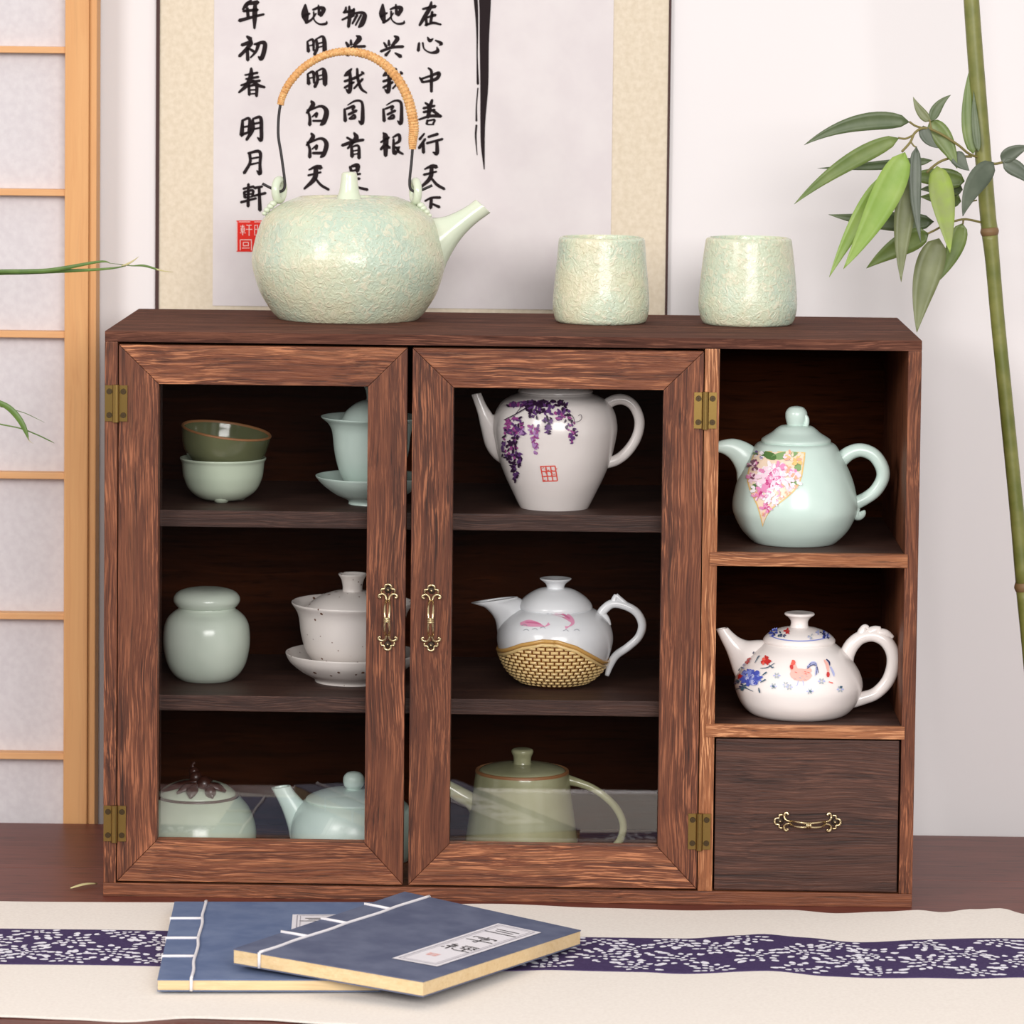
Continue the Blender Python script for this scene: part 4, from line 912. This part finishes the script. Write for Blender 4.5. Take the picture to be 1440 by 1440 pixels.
# ================================================================== BOOKS
def lerp(a, b, u): return a+(b-a)*u
def quadpt(c, u, v_): return lerp(lerp(c[0], c[1], u), lerp(c[3], c[2], u), v_)   # c: spine-near.. order S0,S1,F1,F0 ; u along spine, v across
def slab(name, c, thick0, thick1, mat, parent, nu=6, nv=8, inset=0, smooth=False):
    """slab with top at depth thick0 below the quad and bottom at thick1 below; thick1 may be function(u,v)"""
    v = []; 
    for lay in (0, 1):
        for i in range(nu+1):
            for j in range(nv+1):
                u = inset+(1-2*inset)*i/nu; q = inset+(1-2*inset)*j/nv; p = quadpt(c, u, q)
                v.append(p-V((0, 0, thick0 if lay == 0 else thick1)))
    n = (nu+1)*(nv+1); f = []
    I = lambda i, j: i*(nv+1)+j
    for i in range(nu):
        for j in range(nv):
            q = [I(i, j), I(i+1, j), I(i+1, j+1), I(i, j+1)]; f += [q, [k+n for k in q][::-1]]
    for i in range(nu):
        for j in (0, nv): f.append([I(i, j), I(i+1, j), I(i+1, j)+n, I(i, j)+n])
    for j in range(nv):
        for i in (0, nu): f.append([I(i, j), I(i, j+1), I(i, j+1)+n, I(i, j)+n])
    return mk(name, v, f, mat, parent, False)
def book(label, c, th, cov, seam, labelrect):
    g = sum(c, V((0, 0, 0)))/4; t = thing('thread_bound_book', label, 'book', (g.x, g.y, g.z-th), 'blue thread bound books on the runner')
    slab('front_cover', c, 0, .0006, cov, t, inset=-.002); slab('pages', c, .0007, th-.0007, PAGES, t); slab('back_cover', c, th-.0006, th, cov, t, inset=-.002)
    m = MB(); r = .0009
    def P3(u, v_, e=.0005): p = quadpt(c, u, v_); return (p.x, p.y, p.z+e, r)
    tube(m, [P3(k/10, seam+.004*math.sin(k*2.1)) for k in range(11)], 7)
    dn = V((0, 0, -th))
    for u in (.0, .27, .5, .76, .97):
        if 0 < u < .96:
            a = quadpt(c, u, 0); tube(m, [P3(u, seam), P3(u, seam*.5), (*P3(u, -.004)[:3], r), (a.x, a.y, a.z-th*.5, r), (a.x, a.y, a.z-th, r)], 7, sub=False)
    for u in (-.004, 1.004):
        a = quadpt(c, u, seam); tube(m, [(a.x, a.y, a.z+.0005, r), (a.x, a.y, a.z-th*.5, r), (a.x, a.y, a.z-th+.0004, r)], 7, sub=False)
    m.build('binding_thread', THREAD, t)
    u0, u1, v0, v1 = labelrect
    lc = [quadpt(c, u0, v0), quadpt(c, u1, v0), quadpt(c, u1, v1), quadpt(c, u0, v1)]
    up = V((0, 0, .0004)); tl = mk('title_label', [p+up for p in lc], [(0, 1, 2, 3)], LABEL, t, False)
    m = MB(); up2 = V((0, 0, .0006))
    def LP(a, b): return quadpt(lc, a, b)+up2   # a along the label (bottom 0 .. top 1), b across
    def lline(a0, b0, a1, b1, w_, mi=0):
        p, q = LP(a0, b0), LP(a1, b1); d = (q-p).normalized(); nrm = V((-d.y, d.x, 0)).normalized()*w_/2
        m.add([p+nrm, q+nrm, q-nrm, p-nrm], [(0, 1, 2, 3)], mi)
    for k in (.09, .15):
        s_ = k*.3
        for a in ((s_, k, 1-s_, k), (s_, 1-k, 1-s_, 1-k), (s_, k, s_, 1-k), (1-s_, k, 1-s_, 1-k)): lline(*a, .0003 if k > .1 else .0005, 1)
    # title characters, read from the far end: three, character, classic
    for dz, w_ in ((.885, .26), (.85, .2), (.81, .36)): lline(dz, .5-w_, dz, .5+w_, .0010)
    for s in [(.70, .5, .685, .5), (.675, .26, .675, .74), (.675, .26, .655, .24), (.675, .74, .655, .72), (.655, .36, .655, .62), (.655, .62, .625, .48), (.625, .5, .565, .5), (.565, .5, .575, .42), (.60, .22, .605, .8)]: lline(*s, .0010)
    for s in [(.47, .34, .445, .26), (.445, .26, .44, .42), (.44, .42, .405, .24), (.405, .24, .41, .44), (.40, .34, .35, .34), (.385, .24, .365, .2), (.385, .42, .365, .46), (.465, .52, .465, .84), (.45, .58, .435, .52), (.435, .52, .42, .6), (.45, .7, .435, .64), (.435, .64, .42, .72), (.45, .82, .435, .76), (.435, .76, .42, .84), (.405, .54, .405, .82), (.405, .68, .36, .68), (.355, .5, .355, .86)]: lline(*s, .0010)
    for s in [(.22, .3, .22, .55), (.2, .3, .2, .55), (.18, .32, .18, .55), (.225, .36, .17, .36), (.225, .5, .17, .5)]: lline(*s, .0008, 2)
    m.build('title_print', [INK, LINEG, PINKSEAL], tl, False)
    return t
zA = .0098
cA = [PZ(222, 1377, zA), PZ(246, 1268, zA), None, None]
ax = (cA[1]-cA[0]).normalized(); px_ = V((ax.y, -ax.x, 0)); wA = (PZ(535, 1383, zA)-cA[0]).dot(px_)
cA[2] = cA[1]+px_*wA; cA[3] = cA[0]+px_*wA
book('faded blue thread-bound book lying flat underneath the other book', cA, .0068, COVERA, .15, (.34, .82, .58, .84))
cB = [PZ(329, 1334, .0225), PZ(569, 1254, .0208), PZ(816, 1308, .0138), PZ(595, 1380, .0178)]
book('slate blue thread-bound book lying askew on top of the other book', cB, .0088, COVERB, .14, (.2, .86, .66, .9))

# ================================================================== PLANTS
def leaf(parent, cr, b, tip, w_, bow, mat, Y0, Y1, name='leaf', n=14, fold=.25):
    (x0, y0), (x1, y1) = cr(*b), cr(*tip); s = abs(cr(1, 0)[0]-cr(0, 0)[0]); v = []
    mx, my = (x0+x1)/2, (y0+y1)/2; L_ = math.hypot(x1-x0, y1-y0); nx, ny = -(y1-y0)/L_, (x1-x0)/L_
    cx, cy = mx+nx*bow*s*2, my+ny*bow*s*2
    P = []
    for i in range(n+1):
        u = i/n; P.append(((1-u)**2*x0+2*u*(1-u)*cx+u*u*x1, (1-u)**2*y0+2*u*(1-u)*cy+u*u*y1))
    for i in range(n+1):
        u = i/n; a = P[max(i-1, 0)]; c = P[min(i+1, n)]; dx, dy = c[0]-a[0], c[1]-a[1]; l = math.hypot(dx, dy); qx, qy = -dy/l, dx/l
        ww = w_*s/2*max(math.sin(math.pi*(u**.62))**.85*(1.06-.22*u) if 0 < u < 1 else 0, .015); Y = Y0+(Y1-Y0)*u; fd = fold*ww/ppm(Y)
        for q in (-1, -.5, 0, .5, 1): v.append(PY(P[i][0]+qx*ww*q, P[i][1]+qy*ww*q, Y-fd*(abs(q))+fd*.5))
    f = [[i*5+j, i*5+j+1, (i+1)*5+j+1, (i+1)*5+j] for i in range(n) for j in range(4)]
    o = mk(name, v, f, mat, parent, True)
    sm = o.modifiers.new('thickness', 'SOLIDIFY'); sm.thickness = .0003
    return o
cb4 = crop(1080, 0, 3); YB = .1
base = PY(1478, 1262, YB)
bt = thing('bamboo_plant', 'green bamboo stalk with a spray of narrow leaves right of the cabinet', 'bamboo', (PY(1440, 900, YB).x+.02, YB, 0))
m = MB()
def wb(px, py, r): p = PY(px, py, YB); return (p.x, p.y, p.z, r/ppm(YB))
st = [wb(1335, -900, 7), wb(1343, -600, 9), wb(1352, -320, 10), wb(1360, -120, 10.6), wb(1366, 0, 11), wb(1374, 110, 11.3), wb(1381.5, 207, 11.6), wb(1389, 300, 11.4), wb(1391.5, 322, 11.6)]
tube(m, st, 18)
tube(m, [wb(1391.8, 329, 11.4), wb(1396, 370, 10.3), wb(1403, 450, 10), wb(1412, 540, 10), wb(1421, 630, 10), wb(1430, 720, 10.2), wb(1439, 820, 11)], 18)
e1 = wb(1439.6, 829, 11); tube(m, [e1, wb(1446, 900, 10.3), wb(1456, 1010, 10.3), wb(1466, 1130, 10.5), (wb(1476, 1240, 11)[0], YB, .0005, .005)], 18)
m.build('stalk', STALK, bt)
for a, b in (((1391, 320), (1392.2, 331)), ((1438.6, 819), (1439.8, 831)), ((1355, -225), (1355.6, -213))):
    m = MB(); mid = ((a[0]+b[0])/2, (a[1]+b[1])/2); tube(m, [wb(*a, 11.6), wb(*mid, 13.2), wb(*b, 11.6)], 18); m.build('node', NODE, bt)
def twig(pts, r=4.5):
    m = MB(); tube(m, [(*PY(*cb4(x, y), YB-.012*k_), r/3/ppm(YB)) for x, y, k_ in pts], 8); m.build('twig', TWIG, bt)
twig([(905, 668, 0), (850, 650, .6), (800, 610, 1), (720, 560, 1.2), (660, 540, 1.4), (620, 560, 1.6), (600, 600, 1.8), (565, 640, 2)], 5.5)
twig([(650, 540, 1.4), (620, 530, 1.5), (597, 514, 1.6)]); twig([(610, 572, 1.6), (580, 585, 1.7), (550, 582, 1.8)]); twig([(600, 595, 1.8), (615, 615, 1.8), (628, 622, 1.8)], 3.5)
twig([(690, 545, 1.3), (685, 525, 1.2), (682, 505, 1.2)], 4); twig([(860, 660, .5), (790, 662, .6), (730, 680, .8), (690, 708, 1), (670, 728, 1.1)], 5.5)
twig([(905, 940, 0), (865, 930, .3), (825, 925, .5), (775, 936, .7)], 5); twig([(825, 925, .5), (822, 945, .6)], 4); twig([(760, 935, .7), (715, 965, .9), (675, 985, 1), ], 4.5); twig([(900, 665, 0), (950, 690, .2), (990, 685, .4)], 5.5); twig([(880, 845, 0), (850, 850, .4), (820, 850, .6)], 3.5)
LV = [((597, 515), (152, 612), 78, 42, LF_D, -.02, -.03), ((553, 582), (110, 862), 76, 26, LF_M, -.022, -.04), ((578, 642), (318, 1135), 128, -14, LF_L, -.026, -.05),
      ((500, 740), (258, 1170), 78, 10, LF_L, -.018, -.03), ((626, 618), (645, 1025), 56, 14, LF_B, -.024, -.03), ((610, 735), (562, 1190), 92, 16, LF_O, -.014, -.03),
      ((712, 700), (768, 1068), 106, -4, LF_Y, -.014, -.035), ((952, 685), (822, 912), 92, 22, LF_B, -.012, -.03), ((695, 676), (208, 710), 44, -6, LF_D, .002, .012),
      ((830, 765), (560, 745), 86, 8, LF_M, .006, .012), ((822, 800), (640, 800), 70, 6, LF_D, .008, .016), ((815, 850), (640, 830), 70, 4, LF_M, .008, .016), ((700, 935), (255, 905), 84, -12, LF_D, .006, .016),
      ((678, 985), (415, 1132), 96, 14, LF_M, -.004, .004), ((722, 1005), (628, 1402), 122, 14, LF_O, -.006, -.02), ((820, 942), (718, 1188), 78, -10, LF_M, .002, .004),
      ((690, 510), (772, 400), 46, -14, LF_D, -.012, -.008), ((682, 512), (612, 408), 42, -8, LF_O, -.012, -.01), ((682, 510), (798, 712), 88, -12, LF_M, -.008, -.012), ((655, 530), (720, 625), 52, 16, LF_B, -.016, -.02),
      ((866, 650), (848, 300), 62, -14, LF_M, -.006, 0), ((888, 640), (868, 380), 36, -4, LF_D, -.008, -.004), ((985, 680), (1110, 618), 62, -12, LF_B, -.006, -.01), ((990, 685), (1120, 790), 70, -16, LF_B, -.006, -.012), ((785, 640), (850, 720), 66, 6, LF_B, -.01, -.014)]
for b, tp, w_, bow, mt, d0, d1 in LV: leaf(bt, cb4, b, tp, w_, bow, mt, YB+d0, YB+d1)

# orchid leaves reaching in from the left
co = crop(0, 340, 4.8); YO = .09
ot = thing('orchid_plant', 'slender green orchid leaves reaching in at the left edge', 'plant', (-.3, YO, 0))
def blade(pts, mat, name='leaf', dy=0, fold=.3):
    P = cat([(*PY(*co(x, y), YO+dy), w_/4.8/ppm(YO)) for x, y, w_ in pts], 6); vv = []
    for i, p in enumerate(P):
        a = V(P[max(i-1, 0)][:3]); b = V(P[min(i+1, len(P)-1)][:3]); d = (b-a).normalized(); n_ = d.cross(V((0, 1, 0))).normalized()
        for q in (-1, 0, 1): vv.append(V(p[:3])+n_*(p[3]/2*q)+V((0, -fold*p[3]*.5*abs(q), 0)))
    f = [[i*3+j, i*3+j+1, (i+1)*3+j+1, (i+1)*3+j] for i in range(len(P)-1) for j in range(2)]
    o = mk(name, vv, f, mat, ot, True); sm = o.modifiers.new('thickness', 'SOLIDIFY'); sm.thickness = .0003
tail = lambda x, y, w_: [(-1050, 4080, w_), (-1000, 2600, w_), (-760, 1200, w_), (-380, y+(160 if y < 600 else 40), w_)]
blade(tail(0, 205, 34)+[(-150, 222, 38), (0, 206, 38), (160, 203, 36), (310, 200, 30), (600, 190, 20), (760, 178, 14), (850, 163, 5)], ORCH)
blade(tail(0, 205, 20)+[(-100, 215, 24), (150, 200, 28), (310, 194, 28), (450, 174, 26), (560, 153, 22), (650, 137, 17), (710, 133, 12), (748, 146, 3)], ORCH, dy=-.004)
blade([(735, 144, 3), (790, 150, 4), (860, 158, 8), (895, 162, 8), (960, 160, 15), (1010, 170, 15), (1060, 186, 13)], ORCH, dy=-.001); blade([(1055, 185, 13), (1110, 198, 7), (1172, 204, 2)], DRYTIP, 'leaf_tip', -.001)
blade([(820, 162, 6), (860, 150, 14), (900, 128, 10), (936, 100, 2)], DRYTIP, 'leaf_tip', -.002)
blade(tail(0, 1085, 30)+[(-120, 1050, 30), (0, 1088, 36), (70, 1128, 42), (130, 1195, 42), (170, 1268, 32), (195, 1340, 5)], ORCH, dy=.003); blade([(185, 1318, 9), (200, 1345, 4), (226, 1364, 1)], DRYTIP, 'leaf_tip', .003)
blade(tail(0, 1230, 8)+[(-120, 1205, 8), (0, 1231, 10), (140, 1260, 9), (250, 1302, 9), (330, 1340, 8), (368, 1360, 2)], ORCH, 'stem', .006)
blade(tail(0, 1110, 5)+[(-100, 1085, 5), (0, 1112, 5), (150, 1150, 5), (230, 1185, 4), (300, 1220, 1.5)], ORCH, 'stem', .008)

# a dry sliver of leaf on the table
p0, p1 = PZ(99, 1250, .0008), PZ(137, 1245, .0008); dd = (p1-p0); sd = V((-dd.y, dd.x, 0)).normalized(); v = []
for i in range(9):
    u = i/8; ww = .0022*math.sin(math.pi*min(u*.9+.08, 1)); c = p0+dd*u+V((0, 0, .0004+.0016*math.sin(math.pi*u*.9)))
    v += [c+sd*ww, c+V((0, 0, .0005)), c-sd*ww]
o = mk('leaf_scrap', [p+V((0, 0, 0)) for p in v], [[i*3+j, i*3+j+1, i*3+j+4, i*3+j+3] for i in range(8) for j in range(2)], DRYTIP, None)
sm = o.modifiers.new('thickness', 'SOLIDIFY'); sm.thickness = .0004
tag(o, 'small dry pale leaf sliver on the table left of the cabinet', 'leaf')
